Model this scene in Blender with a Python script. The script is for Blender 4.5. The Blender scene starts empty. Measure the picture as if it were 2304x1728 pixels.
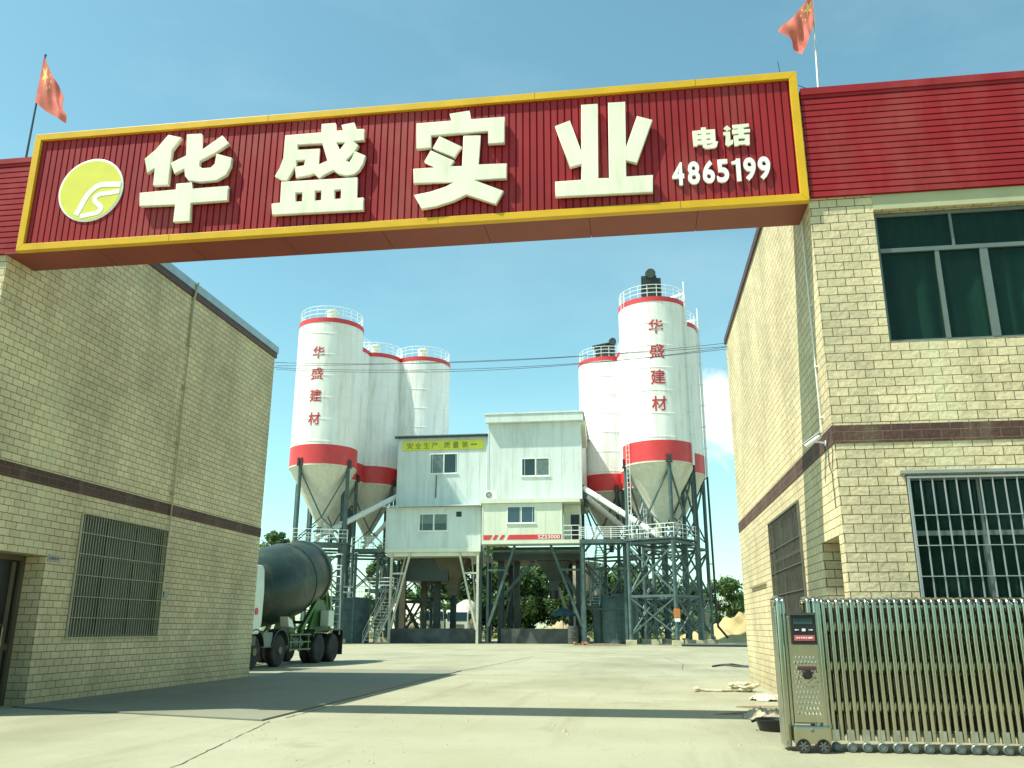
import bpy, bmesh, math, random
from mathutils import Vector, Matrix
R = math.radians
S = bpy.context.scene
COL = S.collection
random.seed(7)

# ------------------------------------------------------------------ camera
cam_d = bpy.data.cameras.new('camera')
cam = bpy.data.objects.new('camera', cam_d)
COL.objects.link(cam)
cam_d.sensor_width = 36.0
cam_d.lens = 1923.63 / 2304 * 36.0
cam_d.clip_start = 0.1
cam_d.clip_end = 6000
cam.location = (0, 0, 1.35)
cam.rotation_euler = (R(90 + 15.93), R(-0.10), R(8.087))
S.camera = cam

# ------------------------------------------------------------------ light
SX, SY = 0.55, 0.265                      # shadow shift per metre of height
sun_dir = Vector((-SX, -SY, 1)).normalized()
SUN_EL = math.asin(sun_dir.z)
W = bpy.data.worlds.new('World')
S.world = W
W.use_nodes = True
wn, wl = W.node_tree.nodes, W.node_tree.links
wn.clear()
w_out = wn.new('ShaderNodeOutputWorld')
w_bg = wn.new('ShaderNodeBackground')
w_bg.inputs['Strength'].default_value = 0.128
sky = wn.new('ShaderNodeTexSky')
sky.sky_type = 'NISHITA'
sky.sun_disc = False
sky.sun_elevation = SUN_EL
sky.sun_rotation = math.atan2(sun_dir.x, sun_dir.y)
sky.altitude = 50
sky.air_density = 1.0
sky.dust_density = 0.6
sky.ozone_density = 1.0
w_hue = wn.new('ShaderNodeMix'); w_hue.data_type = 'RGBA'; w_hue.blend_type = 'MULTIPLY'
w_hue.inputs[0].default_value = 1.0
w_hue.inputs[7].default_value = (0.80, 1.115, 0.86, 1)
wl.new(sky.outputs[0], w_hue.inputs[6])
# a few real clouds low over the yard: noise in sky direction, bounded by two directions
tc = wn.new('ShaderNodeTexCoord')
nz = wn.new('ShaderNodeTexNoise'); nz.inputs['Scale'].default_value = 16; nz.inputs['Detail'].default_value = 7
nz.inputs['Roughness'].default_value = 0.55
wl.new(tc.outputs['Generated'], nz.inputs['Vector'])
def cloud_mask(d, r, sq):
    d = Vector(d).normalized()
    sub = wn.new('ShaderNodeVectorMath'); sub.operation = 'SUBTRACT'
    wl.new(tc.outputs['Generated'], sub.inputs[0]); sub.inputs[1].default_value = d
    mul = wn.new('ShaderNodeVectorMath'); mul.operation = 'MULTIPLY'
    wl.new(sub.outputs[0], mul.inputs[0]); mul.inputs[1].default_value = (1, 1, sq)
    ln = wn.new('ShaderNodeVectorMath'); ln.operation = 'LENGTH'
    wl.new(mul.outputs[0], ln.inputs[0])
    a = wn.new('ShaderNodeMath'); a.operation = 'MULTIPLY_ADD'
    wl.new(ln.outputs['Value'], a.inputs[0]); a.inputs[1].default_value = -1 / r; a.inputs[2].default_value = 0.72
    return a
ms = [cloud_mask((32, 300, 74), 0.105, 0.9), cloud_mask((-44, 300, 60), 0.10, 2.0)]
prev = None
for m_ in ms:
    if prev is None: prev = m_.outputs[0]
    else:
        mx = wn.new('ShaderNodeMath'); mx.operation = 'MAXIMUM'
        wl.new(prev, mx.inputs[0]); wl.new(m_.outputs[0], mx.inputs[1]); prev = mx.outputs[0]
ad = wn.new('ShaderNodeMath'); ad.operation = 'ADD'
wl.new(prev, ad.inputs[0]); wl.new(nz.outputs['Fac'], ad.inputs[1])
rp = wn.new('ShaderNodeMapRange')
rp.inputs[1].default_value = 0.76; rp.inputs[2].default_value = 0.93
rp.inputs[3].default_value = 0; rp.inputs[4].default_value = 0.92
wl.new(ad.outputs[0], rp.inputs[0])
w_cl = wn.new('ShaderNodeMix'); w_cl.data_type = 'RGBA'
wl.new(rp.outputs[0], w_cl.inputs[0])
wn2 = wn.new('ShaderNodeTexNoise'); wn2.inputs['Scale'].default_value = 2.2; wn2.inputs['Detail'].default_value = 8; wn2.inputs['Roughness'].default_value = 0.6
wmp = wn.new('ShaderNodeMapping'); wmp.inputs['Scale'].default_value = (1.0, 0.7, 2.6); wmp.inputs['Location'].default_value = (2.4, 0.3, 0.9)
wl.new(tc.outputs['Generated'], wmp.inputs[0]); wl.new(wmp.outputs[0], wn2.inputs['Vector'])
wr2 = wn.new('ShaderNodeMapRange'); wr2.inputs[1].default_value = 0.45; wr2.inputs[2].default_value = 0.8; wr2.inputs[3].default_value = 0; wr2.inputs[4].default_value = 0.24
wl.new(wn2.outputs['Fac'], wr2.inputs[0])
w_wisp = wn.new('ShaderNodeMix'); w_wisp.data_type = 'RGBA'
wl.new(wr2.outputs[0], w_wisp.inputs[0]); wl.new(w_hue.outputs[2], w_wisp.inputs[6]); w_wisp.inputs[7].default_value = (3.2, 4.3, 4.6, 1)
wl.new(w_wisp.outputs[2], w_cl.inputs[6])
w_cl.inputs[7].default_value = (5.0, 5.4, 5.1, 1)
wl.new(w_cl.outputs[2], w_bg.inputs['Color'])
wl.new(w_bg.outputs[0], w_out.inputs['Surface'])

sun_d = bpy.data.lights.new('sun', 'SUN')
sun_d.energy = 4.2
sun_d.angle = R(0.55)
sun_d.color = (1.0, 0.985, 0.83)
sun = bpy.data.objects.new('sun', sun_d)
COL.objects.link(sun)
sun.rotation_euler = sun_dir.to_track_quat('Z', 'Y').to_euler()
sun.location = (0, 0, 60)

S.view_settings.view_transform = 'Standard'
S.view_settings.look = 'None'
S.view_settings.exposure = 0.88
S.view_settings.gamma = 1.0
S.view_settings.use_curve_mapping = False
S.render.engine = 'CYCLES'
S.cycles.max_bounces = 6

# ------------------------------------------------------------------ materials
def new_mat(name):
    m = bpy.data.materials.new(name); m.use_nodes = True
    nt = m.node_tree
    return m, nt.nodes, nt.links, nt.nodes['Principled BSDF']

def mat(name, col, rough=0.6, metal=0.0, var=0.15, vscale=3.0, stretch=(1, 1, 1), bump=0.0, bscale=30.0, spec=0.5,
        dirt=None, dirt_amt=0.0, dirt_scale=1.2, dirt_stretch=(1, 1, 1)):
    m, n, l, b = new_mat(name)
    t = n.new('ShaderNodeTexCoord')
    mp = n.new('ShaderNodeMapping'); mp.inputs['Scale'].default_value = stretch
    l.new(t.outputs['Object'], mp.inputs[0])
    nz = n.new('ShaderNodeTexNoise'); nz.inputs['Scale'].default_value = vscale; nz.inputs['Detail'].default_value = 5
    l.new(mp.outputs[0], nz.inputs['Vector'])
    r = n.new('ShaderNodeMapRange'); r.inputs[1].default_value = 0.3; r.inputs[2].default_value = 0.7
    r.inputs[3].default_value = 1 - var; r.inputs[4].default_value = 1 + var
    l.new(nz.outputs['Fac'], r.inputs[0])
    mx = n.new('ShaderNodeMix'); mx.data_type = 'RGBA'; mx.blend_type = 'MULTIPLY'; mx.inputs[0].default_value = 1
    mx.inputs[6].default_value = (*col, 1)
    l.new(r.outputs[0], mx.inputs[7])
    out = mx.outputs[2]
    if dirt:
        mp2 = n.new('ShaderNodeMapping'); mp2.inputs['Scale'].default_value = dirt_stretch
        l.new(t.outputs['Object'], mp2.inputs[0])
        n2 = n.new('ShaderNodeTexNoise'); n2.inputs['Scale'].default_value = dirt_scale; n2.inputs['Detail'].default_value = 8
        n2.inputs['Roughness'].default_value = 0.65
        l.new(mp2.outputs[0], n2.inputs['Vector'])
        r2 = n.new('ShaderNodeMapRange'); r2.inputs[1].default_value = 0.48; r2.inputs[2].default_value = 0.72
        r2.inputs[3].default_value = 0; r2.inputs[4].default_value = dirt_amt
        l.new(n2.outputs['Fac'], r2.inputs[0])
        m2 = n.new('ShaderNodeMix'); m2.data_type = 'RGBA'
        l.new(r2.outputs[0], m2.inputs[0]); l.new(out, m2.inputs[6]); m2.inputs[7].default_value = (*dirt, 1)
        out = m2.outputs[2]
    l.new(out, b.inputs['Base Color'])
    b.inputs['Roughness'].default_value = rough
    b.inputs['Metallic'].default_value = metal
    b.inputs['Specular IOR Level'].default_value = spec
    if bump:
        nb = n.new('ShaderNodeTexNoise'); nb.inputs['Scale'].default_value = bscale; nb.inputs['Detail'].default_value = 4
        l.new(t.outputs['Object'], nb.inputs['Vector'])
        bp = n.new('ShaderNodeBump'); bp.inputs['Strength'].default_value = bump; bp.inputs['Distance'].default_value = 0.02
        l.new(nb.outputs['Fac'], bp.inputs['Height']); l.new(bp.outputs[0], b.inputs['Normal'])
    return m

def brick_mat(name, c1, c2, mortar, bw=0.262, rh=0.131, patch=None):
    m, n, l, b = new_mat(name)
    uv = n.new('ShaderNodeUVMap'); uv.uv_map = 'UVMap'
    br = n.new('ShaderNodeTexBrick')
    br.inputs['Scale'].default_value = 1.0
    br.inputs['Brick Width'].default_value = bw; br.inputs['Row Height'].default_value = rh
    br.inputs['Mortar Size'].default_value = 0.0058; br.inputs['Mortar Smooth'].default_value = 0.15
    br.inputs['Bias'].default_value = -0.1
    br.offset = 0.5
    br.inputs['Color1'].default_value = (*c1, 1); br.inputs['Color2'].default_value = (*c2, 1)
    br.inputs['Mortar'].default_value = (*mortar, 1)
    # slightly wandering joints
    nj = n.new('ShaderNodeTexNoise'); nj.inputs['Scale'].default_value = 5.0
    l.new(uv.outputs[0], nj.inputs['Vector'])
    sc = n.new('ShaderNodeVectorMath'); sc.operation = 'SCALE'; sc.inputs['Scale'].default_value = 0.006
    l.new(nj.outputs['Color'], sc.inputs[0])
    ad = n.new('ShaderNodeVectorMath'); l.new(uv.outputs[0], ad.inputs[0]); l.new(sc.outputs[0], ad.inputs[1])
    l.new(ad.outputs[0], br.inputs['Vector'])
    nz = n.new('ShaderNodeTexNoise'); nz.inputs['Scale'].default_value = 0.55; nz.inputs['Detail'].default_value = 7
    l.new(uv.outputs[0], nz.inputs['Vector'])
    rr = n.new('ShaderNodeMapRange'); rr.inputs[1].default_value = 0.35; rr.inputs[2].default_value = 0.68
    rr.inputs[3].default_value = 1.08; rr.inputs[4].default_value = 0.80
    l.new(nz.outputs['Fac'], rr.inputs[0])
    mx = n.new('ShaderNodeMix'); mx.data_type = 'RGBA'; mx.blend_type = 'MULTIPLY'; mx.inputs[0].default_value = 1
    l.new(br.outputs['Color'], mx.inputs[6]); l.new(rr.outputs[0], mx.inputs[7])
    out = mx.outputs[2]
    nb0 = n.new('ShaderNodeTexNoise'); nb0.inputs['Scale'].default_value = 1.6; nb0.inputs['Detail'].default_value = 6
    l.new(uv.outputs[0], nb0.inputs['Vector'])
    n3 = n.new('ShaderNodeTexNoise'); n3.inputs['Scale'].default_value = 22; n3.inputs['Detail'].default_value = 5
    l.new(uv.outputs[0], n3.inputs['Vector'])
    r3 = n.new('ShaderNodeMapRange'); r3.inputs[1].default_value = 0.3; r3.inputs[2].default_value = 0.7
    r3.inputs[3].default_value = 0.88; r3.inputs[4].default_value = 1.08
    l.new(n3.outputs['Fac'], r3.inputs[0])
    m3 = n.new('ShaderNodeMix'); m3.data_type = 'RGBA'; m3.blend_type = 'MULTIPLY'; m3.inputs[0].default_value = 1
    l.new(out, m3.inputs[6]); l.new(r3.outputs[0], m3.inputs[7]); out = m3.outputs[2]
    if patch:
        n2 = n.new('ShaderNodeTexNoise'); n2.inputs['Scale'].default_value = 0.7; n2.inputs['Detail'].default_value = 3
        mp = n.new('ShaderNodeMapping'); mp.inputs['Scale'].default_value = (1.0, 0.12, 1.0)
        mp.inputs['Location'].default_value = (3.1, 0.4, 0)
        l.new(uv.outputs[0], mp.inputs[0]); l.new(mp.outputs[0], n2.inputs['Vector'])
        r2 = n.new('ShaderNodeMapRange'); r2.inputs[1].default_value = 0.55; r2.inputs[2].default_value = 0.72
        r2.inputs[3].default_value = 0; r2.inputs[4].default_value = 0.4
        l.new(n2.outputs['Fac'], r2.inputs[0])
        m2 = n.new('ShaderNodeMix'); m2.data_type = 'RGBA'
        l.new(r2.outputs[0], m2.inputs[0]); l.new(out, m2.inputs[6]); m2.inputs[7].default_value = (*patch, 1)
        out = m2.outputs[2]
    # rain streaks below the eaves and a splash zone of mud at the foot
    ns = n.new('ShaderNodeTexNoise'); ns.inputs['Scale'].default_value = 1.0; ns.inputs['Detail'].default_value = 7; ns.inputs['Roughness'].default_value = 0.62
    ms_ = n.new('ShaderNodeMapping'); ms_.inputs['Scale'].default_value = (2.0, 0.14, 1); ms_.inputs['Location'].default_value = (7.7, 2.1, 0)
    l.new(uv.outputs[0], ms_.inputs[0]); l.new(ms_.outputs[0], ns.inputs['Vector'])
    rs_ = n.new('ShaderNodeMapRange'); rs_.inputs[1].default_value = 0.52; rs_.inputs[2].default_value = 0.74; rs_.inputs[3].default_value = 0; rs_.inputs[4].default_value = 0.42
    l.new(ns.outputs['Fac'], rs_.inputs[0])
    sx_ = n.new('ShaderNodeSeparateXYZ'); l.new(uv.outputs[0], sx_.inputs[0])
    ft = n.new('ShaderNodeMapRange'); ft.inputs[1].default_value = 0.9; ft.inputs[2].default_value = 0.0; ft.inputs[3].default_value = 0; ft.inputs[4].default_value = 0.75
    l.new(sx_.outputs['Y'], ft.inputs[0])
    fm = n.new('ShaderNodeMath'); fm.operation = 'MULTIPLY'; l.new(ft.outputs[0], fm.inputs[0]); l.new(nb0.outputs['Fac'], fm.inputs[1])
    fx = n.new('ShaderNodeMath'); fx.operation = 'MAXIMUM'; l.new(fm.outputs[0], fx.inputs[0]); l.new(rs_.outputs[0], fx.inputs[1])
    m5 = n.new('ShaderNodeMix'); m5.data_type = 'RGBA'; l.new(fx.outputs[0], m5.inputs[0]); l.new(out, m5.inputs[6]); m5.inputs[7].default_value = (0.235, 0.215, 0.125, 1); out = m5.outputs[2]
    l.new(out, b.inputs['Base Color'])
    b.inputs['Roughness'].default_value = 0.75
    # pillowed, split-faced tiles
    ib = n.new('ShaderNodeMath'); ib.operation = 'MULTIPLY_ADD'
    l.new(br.outputs['Fac'], ib.inputs[0]); ib.inputs[1].default_value = -1.0
    nb = n.new('ShaderNodeTexNoise'); nb.inputs['Scale'].default_value = 13; nb.inputs['Detail'].default_value = 5
    l.new(uv.outputs[0], nb.inputs['Vector'])
    l.new(nb.outputs['Fac'], ib.inputs[2])
    bp = n.new('ShaderNodeBump'); bp.inputs['Strength'].default_value = 0.7; bp.inputs['Distance'].default_value = 0.018
    l.new(ib.outputs[0], bp.inputs['Height']); l.new(bp.outputs[0], b.inputs['Normal'])
    return m

def concrete_mat(name, base, dark, light):
    m, n, l, b = new_mat(name)
    t = n.new('ShaderNodeTexCoord')
    def noise(scale, detail, loc=(0, 0, 0), st=(1, 1, 1), rough=0.55):
        mp = n.new('ShaderNodeMapping'); mp.inputs['Location'].default_value = loc; mp.inputs['Scale'].default_value = st
        l.new(t.outputs['Object'], mp.inputs[0])
        z = n.new('ShaderNodeTexNoise'); z.inputs['Scale'].default_value = scale; z.inputs['Detail'].default_value = detail
        z.inputs['Roughness'].default_value = rough
        l.new(mp.outputs[0], z.inputs['Vector'])
        return z.outputs['Fac']
    def rng(x, a, bb, c, d):
        r = n.new('ShaderNodeMapRange'); l.new(x, r.inputs[0])
        for i, v in enumerate((a, bb, c, d)): r.inputs[i + 1].default_value = v
        return r.outputs[0]
    def mix(f, a, c):
        x = n.new('ShaderNodeMix'); x.data_type = 'RGBA'
        l.new(f, x.inputs[0])
        for s, v in ((6, a), (7, c)):
            if isinstance(v, tuple): x.inputs[s].default_value = (*v, 1)
            else: l.new(v, x.inputs[s])
        return x.outputs[2]
    c = mix(rng(noise(0.35, 6), 0.4, 0.7, 0, 0.75), base, light)
    c = mix(rng(noise(0.16, 8, (9, 4, 0), (1.0, 0.45, 1), 0.62), 0.48, 0.68, 0, 0.8), c, dark)
    c = mix(rng(noise(0.9, 8, (2, 7, 0), (1.6, 0.12, 1), 0.6), 0.55, 0.75, 0, 0.5), c, dark)
    c = mix(rng(noise(2.6, 8, (3, 8, 0), (1, 1, 1), 0.7), 0.56, 0.8, 0, 0.42), c, dark)
    c = mix(rng(noise(0.55, 9, (21, 5, 0), (1, .8, 1), 0.72), 0.58, 0.66, 0, 0.38), c, dark)
    c = mix(rng(noise(4.2, 6, (8, 31, 0), (1, 1, 1), 0.6), 0.67, 0.74, 0, 0.45), c, (dark[0]*.6, dark[1]*.6, dark[2]*.6))
    c = mix(rng(noise(34, 3, (1, 2, 0)), 0.66, 0.74, 0, 0.6), c, (dark[0]*.5, dark[1]*.5, dark[2]*.5))
    v = n.new('ShaderNodeMix'); v.data_type = 'RGBA'; v.blend_type = 'MULTIPLY'; v.inputs[0].default_value = 1
    l.new(c, v.inputs[6]); l.new(rng(noise(70, 4), 0.3, 0.7, 0.9, 1.08), v.inputs[7])
    l.new(v.outputs[2], b.inputs['Base Color'])
    b.inputs['Roughness'].default_value = 0.85
    b.inputs['Specular IOR Level'].default_value = 0.25
    bp = n.new('ShaderNodeBump'); bp.inputs['Strength'].default_value = 0.35; bp.inputs['Distance'].default_value = 0.01
    l.new(noise(28, 8), bp.inputs['Height']); l.new(bp.outputs[0], b.inputs['Normal'])
    return m

M = {}
M['brick'] = brick_mat('cream_split_face_brick', (0.72, 0.595, 0.365), (0.58, 0.49, 0.295), (0.085, 0.07, 0.032), patch=(0.60, 0.62, 0.37))
M['brown_brick'] = brick_mat('brown_brick', (0.095, 0.040, 0.028), (0.065, 0.030, 0.022), (0.17, 0.10, 0.075))
M['concrete'] = concrete_mat('yard_concrete', (0.300, 0.292, 0.20), (0.185, 0.178, 0.115), (0.36, 0.352, 0.265))
M['slab'] = concrete_mat('slab_concrete', (0.205, 0.205, 0.155), (0.14, 0.14, 0.105), (0.245, 0.24, 0.18))  # slab tone, lowered further to deepen the house shadow lying on it
M['dirt'] = concrete_mat('dry_earth', (0.38, 0.31, 0.19), (0.24, 0.2, 0.11), (0.46, 0.39, 0.25))
M['sand'] = concrete_mat('river_sand', (0.46, 0.36, 0.17), (0.36, 0.27, 0.12), (0.52, 0.43, 0.24))
M['red'] = mat('red_steel_cladding', (0.285, 0.018, 0.023), 0.45, spec=0.22, var=0.16, vscale=1.2, stretch=(1, 1, 0.6), dirt=(0.36, 0.11, 0.09), dirt_amt=0.5, dirt_scale=0.7, dirt_stretch=(1.2, 1, .5))
M['red_soffit'] = mat('red_soffit_paint', (0.22, 0.04, 0.026), 0.5, var=0.12, vscale=0.9, dirt=(0.2, 0.03, 0.02), dirt_amt=0.4)
M['yellow'] = mat('yellow_frame_paint', (0.66, 0.385, 0.014), 0.42, spec=0.3, var=0.08, vscale=2.0, dirt=(0.5, 0.3, 0.03), dirt_amt=0.35, dirt_scale=3)
M['letter'] = mat('ivory_acrylic', (0.80, 0.775, 0.62), 0.5, spec=0.2, var=0.05, vscale=1.5, dirt=(0.58, 0.55, 0.40), dirt_amt=0.65, dirt_scale=1.5, dirt_stretch=(3, 3, .6))
M['logo_green'] = mat('lime_acrylic', (0.66, 0.61, 0.07), 0.4, var=0.06)
M['logo_white'] = mat('white_acrylic', (0.86, 0.88, 0.8), 0.4, var=0.03)
M['white'] = mat('white_silo_paint', (0.84, 0.84, 0.81), 0.42, var=0.04, vscale=0.6, dirt=(0.52, 0.49, 0.39), dirt_amt=0.62, dirt_scale=1.4, dirt_stretch=(1.5, 1.5, 0.16))
M['cone'] = mat('pale_cone_paint', (0.62, 0.61, 0.51), 0.5, var=0.08, dirt=(0.42, 0.40, 0.30), dirt_amt=0.5, dirt_scale=1.0, dirt_stretch=(1.6, 1.6, 0.2))
M['silo_red'] = mat('red_silo_paint', (0.62, 0.045, 0.05), 0.4, var=0.08, vscale=0.8, dirt=(0.35, 0.04, 0.03), dirt_amt=0.4)
M['char_red'] = mat('red_lettering', (0.48, 0.03, 0.04), 0.5, var=0.1)
M['steel'] = mat('grey_green_steel', (0.055, 0.098, 0.095), 0.5, var=0.2, vscale=1.5, dirt=(0.16, 0.19, 0.17), dirt_amt=0.6, dirt_scale=1.4)
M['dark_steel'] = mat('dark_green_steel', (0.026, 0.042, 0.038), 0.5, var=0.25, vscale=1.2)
M['brown_steel'] = mat('dusty_brown_steel', (0.085, 0.075, 0.045), 0.7, var=0.3, vscale=1.0)
M['pale_steel'] = mat('pale_post_paint', (0.52, 0.50, 0.40), 0.5, var=0.15)
M['rail'] = mat('white_rail_paint', (0.74, 0.77, 0.74), 0.45, var=0.05)
M['cladding'] = mat('pale_sandwich_panel', (0.60, 0.67, 0.65), 0.42, var=0.05, vscale=0.5, dirt=(0.42, 0.45, 0.40), dirt_amt=0.7, dirt_scale=1.2, dirt_stretch=(1.2, 1.2, 0.15))
M['cream_panel'] = mat('cream_cabin_panel', (0.66, 0.69, 0.56), 0.42, var=0.05, vscale=0.5, dirt=(0.5, 0.5, 0.38), dirt_amt=0.4, dirt_scale=1.5, dirt_stretch=(1.2, 1.2, 0.2))
M['trim'] = mat('white_trim', (0.74, 0.76, 0.72), 0.4, var=0.04)
M['dark_trim'] = mat('dark_trim', (0.05, 0.06, 0.055), 0.5, var=0.15)
M['glass'] = mat('dark_window_glass', (0.012, 0.026, 0.023), 0.06, var=0.2, vscale=0.8, spec=0.7)
M['glass_dull'] = mat('dusty_window_glass', (0.018, 0.02, 0.022), 0.35, var=0.4, vscale=1.2, spec=0.25)
M['glass_blue'] = mat('sky_window_glass', (0.02, 0.05, 0.075), 0.04, var=0.1, spec=0.9)
M['glass_grey'] = mat('net_curtained_glass', (0.12, 0.16, 0.15), 0.15, var=0.2)
M['curtain'] = mat('dark_teal_curtain', (0.085, 0.125, 0.112), 0.85, var=0.25, vscale=2.5, stretch=(4, 4, .5))
M['alu'] = mat('dull_aluminium', (0.16, 0.19, 0.175), 0.5, metal=0.4, var=0.1)
M['grille'] = mat('grille_paint', (0.29, 0.33, 0.33), 0.45, var=0.12, dirt=(0.3, 0.22, 0.12), dirt_amt=0.3, dirt_scale=6)
M['grille_dull'] = mat('weathered_grille', (0.40, 0.36, 0.23), 0.5, var=0.15)
M['stainless'] = mat('stainless_steel', (0.45, 0.435, 0.34), 0.20, metal=1.0, var=0.12, vscale=2.0, stretch=(1, 1, .3), bump=0.02, bscale=14)
M['stainless_rough'] = mat('embossed_stainless', (0.52, 0.51, 0.42), 0.34, metal=1.0, var=0.15, vscale=9, bump=0.5, bscale=32)
M['black'] = mat('black_plastic', (0.012, 0.012, 0.014), 0.4, var=0.2)
M['rubber'] = mat('tyre_rubber', (0.017, 0.016, 0.017), 0.8, var=0.25, vscale=6, dirt=(0.09, 0.08, 0.06), dirt_amt=0.5, dirt_scale=3)
M['rim'] = mat('dusty_rim', (0.13, 0.125, 0.075), 0.55, metal=0.3, var=0.2, vscale=6)
M['lcd'] = mat('lcd_grey', (0.03, 0.075, 0.075), 0.3, var=0.2)
M['led_red'] = mat('red_sign_strip', (0.55, 0.10, 0.11), 0.4, var=0.15, vscale=20)
M['drum'] = mat('dark_green_drum_paint', (0.020, 0.040, 0.031), 0.42, spec=0.25, var=0.22, vscale=0.7, dirt=(0.10, 0.10, 0.075), dirt_amt=0.85, dirt_scale=1.1)
M['truck_green'] = mat('bright_green_paint', (0.028, 0.12, 0.018), 0.4, var=0.2, vscale=2, dirt=(0.10, 0.11, 0.06), dirt_amt=0.5)
M['cab_white'] = mat('cab_white_paint', (0.66, 0.74, 0.66), 0.3, var=0.05, dirt=(0.45, 0.46, 0.36), dirt_amt=0.4)
M['flag'] = mat('faded_red_cloth', (0.60, 0.15, 0.11), 0.85, var=0.16, vscale=4)
M['flag_star'] = mat('yellow_star_cloth', (0.80, 0.55, 0.17), 0.85, var=0.1)
M['banner'] = mat('yellow_green_banner', (0.66, 0.66, 0.06), 0.6, var=0.08, vscale=2)
M['banner_ink'] = mat('olive_ink', (0.16, 0.20, 0.05), 0.7)
M['wire'] = mat('cable_sheath', (0.02, 0.03, 0.035), 0.6)
M['leaf'] = mat('leaf_green', (0.115, 0.19, 0.055), 0.6, var=0.45, vscale=0.5, spec=0.3)
M['leaf_dark'] = mat('leaf_deep_green', (0.078, 0.15, 0.055), 0.6, var=0.45, vscale=0.45, spec=0.3)
for k_ in ('leaf', 'leaf_dark'):
    n_, l_ = M[k_].node_tree.nodes, M[k_].node_tree.links
    b_ = n_['Principled BSDF']; tl_ = n_.new('ShaderNodeBsdfTranslucent'); mx_ = n_.new('ShaderNodeMixShader'); mx_.inputs[0].default_value = 0.4
    l_.new(b_.inputs['Base Color'].links[0].from_socket, tl_.inputs['Color'])
    l_.new(b_.outputs[0], mx_.inputs[1]); l_.new(tl_.outputs[0], mx_.inputs[2]); l_.new(mx_.outputs[0], n_['Material Output'].inputs['Surface'])
M['bark'] = mat('bark', (0.11, 0.085, 0.055), 0.9, var=0.25, vscale=4)
M['rope'] = mat('pale_rope', (0.52, 0.48, 0.34), 0.9, var=0.25, vscale=8)
M['cloth_dull'] = mat('dirty_sack_cloth', (0.38, 0.33, 0.24), 0.9, var=0.3, vscale=7, bump=0.4, bscale=20)
M['clay_brick'] = mat('loose_clay_brick', (0.33, 0.17, 0.09), 0.9, var=0.25, vscale=6)
M['wood'] = mat('weathered_board', (0.30, 0.24, 0.15), 0.85, var=0.25, vscale=5)
M['footing'] = mat('footing_concrete', (0.47, 0.43, 0.28), 0.9, var=0.2, vscale=3)
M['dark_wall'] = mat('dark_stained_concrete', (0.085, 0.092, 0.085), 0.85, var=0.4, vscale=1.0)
M['coping'] = mat('pale_metal_coping', (0.34, 0.42, 0.46), 0.4, metal=0.3, var=0.1)
M['fascia'] = mat('dark_red_fascia', (0.075, 0.028, 0.026), 0.5, var=0.25)
M['plaster'] = mat('olive_cream_plaster', (0.42, 0.41, 0.25), 0.85, var=0.1, vscale=2)
M['plate'] = mat('grey_number_plate', (0.30, 0.30, 0.28), 0.5, var=0.08)
M['umbrella'] = mat('blue_green_canopy', (0.02, 0.07, 0.09), 0.7, var=0.15)
M['orange'] = mat('orange_paint', (0.50, 0.18, 0.04), 0.5, var=0.15)
M['joint'] = mat('joint_filler', (0.06, 0.058, 0.045), 0.95, var=0.3)
M['hopper_beige'] = mat('beige_hopper', (0.36, 0.33, 0.25), 0.7, var=0.2, vscale=1.5)

# ------------------------------------------------------------------ mesh helpers
def finish(name, bm, material, parent=None, smooth=False, recalc=True, world=False):
    """bm -> one mesh object, with a box-projected UV map in metres"""
    if recalc: bmesh.ops.recalc_face_normals(bm, faces=bm.faces[:])
    uv = bm.loops.layers.uv.new('UVMap')
    for f in bm.faces:
        n = f.normal
        ax, ay, az = abs(n.x), abs(n.y), abs(n.z)
        for lp in f.loops:
            c = lp.vert.co
            if az >= ax and az >= ay: lp[uv].uv = (c.x, c.y)
            elif ax >= ay: lp[uv].uv = (c.y, c.z)
            else: lp[uv].uv = (c.x, c.z)
        if smooth: f.smooth = True
    me = bpy.data.meshes.new(name)
    bm.to_mesh(me); bm.free()
    if smooth:
        try: me.set_sharp_from_angle(angle=R(38))
        except Exception: pass
    mats = material if isinstance(material, (list, tuple)) else [material]
    for m in mats: me.materials.append(m)
    o = bpy.data.objects.new(name, me)
    COL.objects.link(o)
    if parent is not None:
        o.parent = parent
        if world: o.matrix_parent_inverse = wmat(parent).inverted()
    return o

def wmat(o):
    if o is None: return Matrix.Identity(4)
    return wmat(o.parent) @ o.matrix_parent_inverse @ o.matrix_basis

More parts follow.
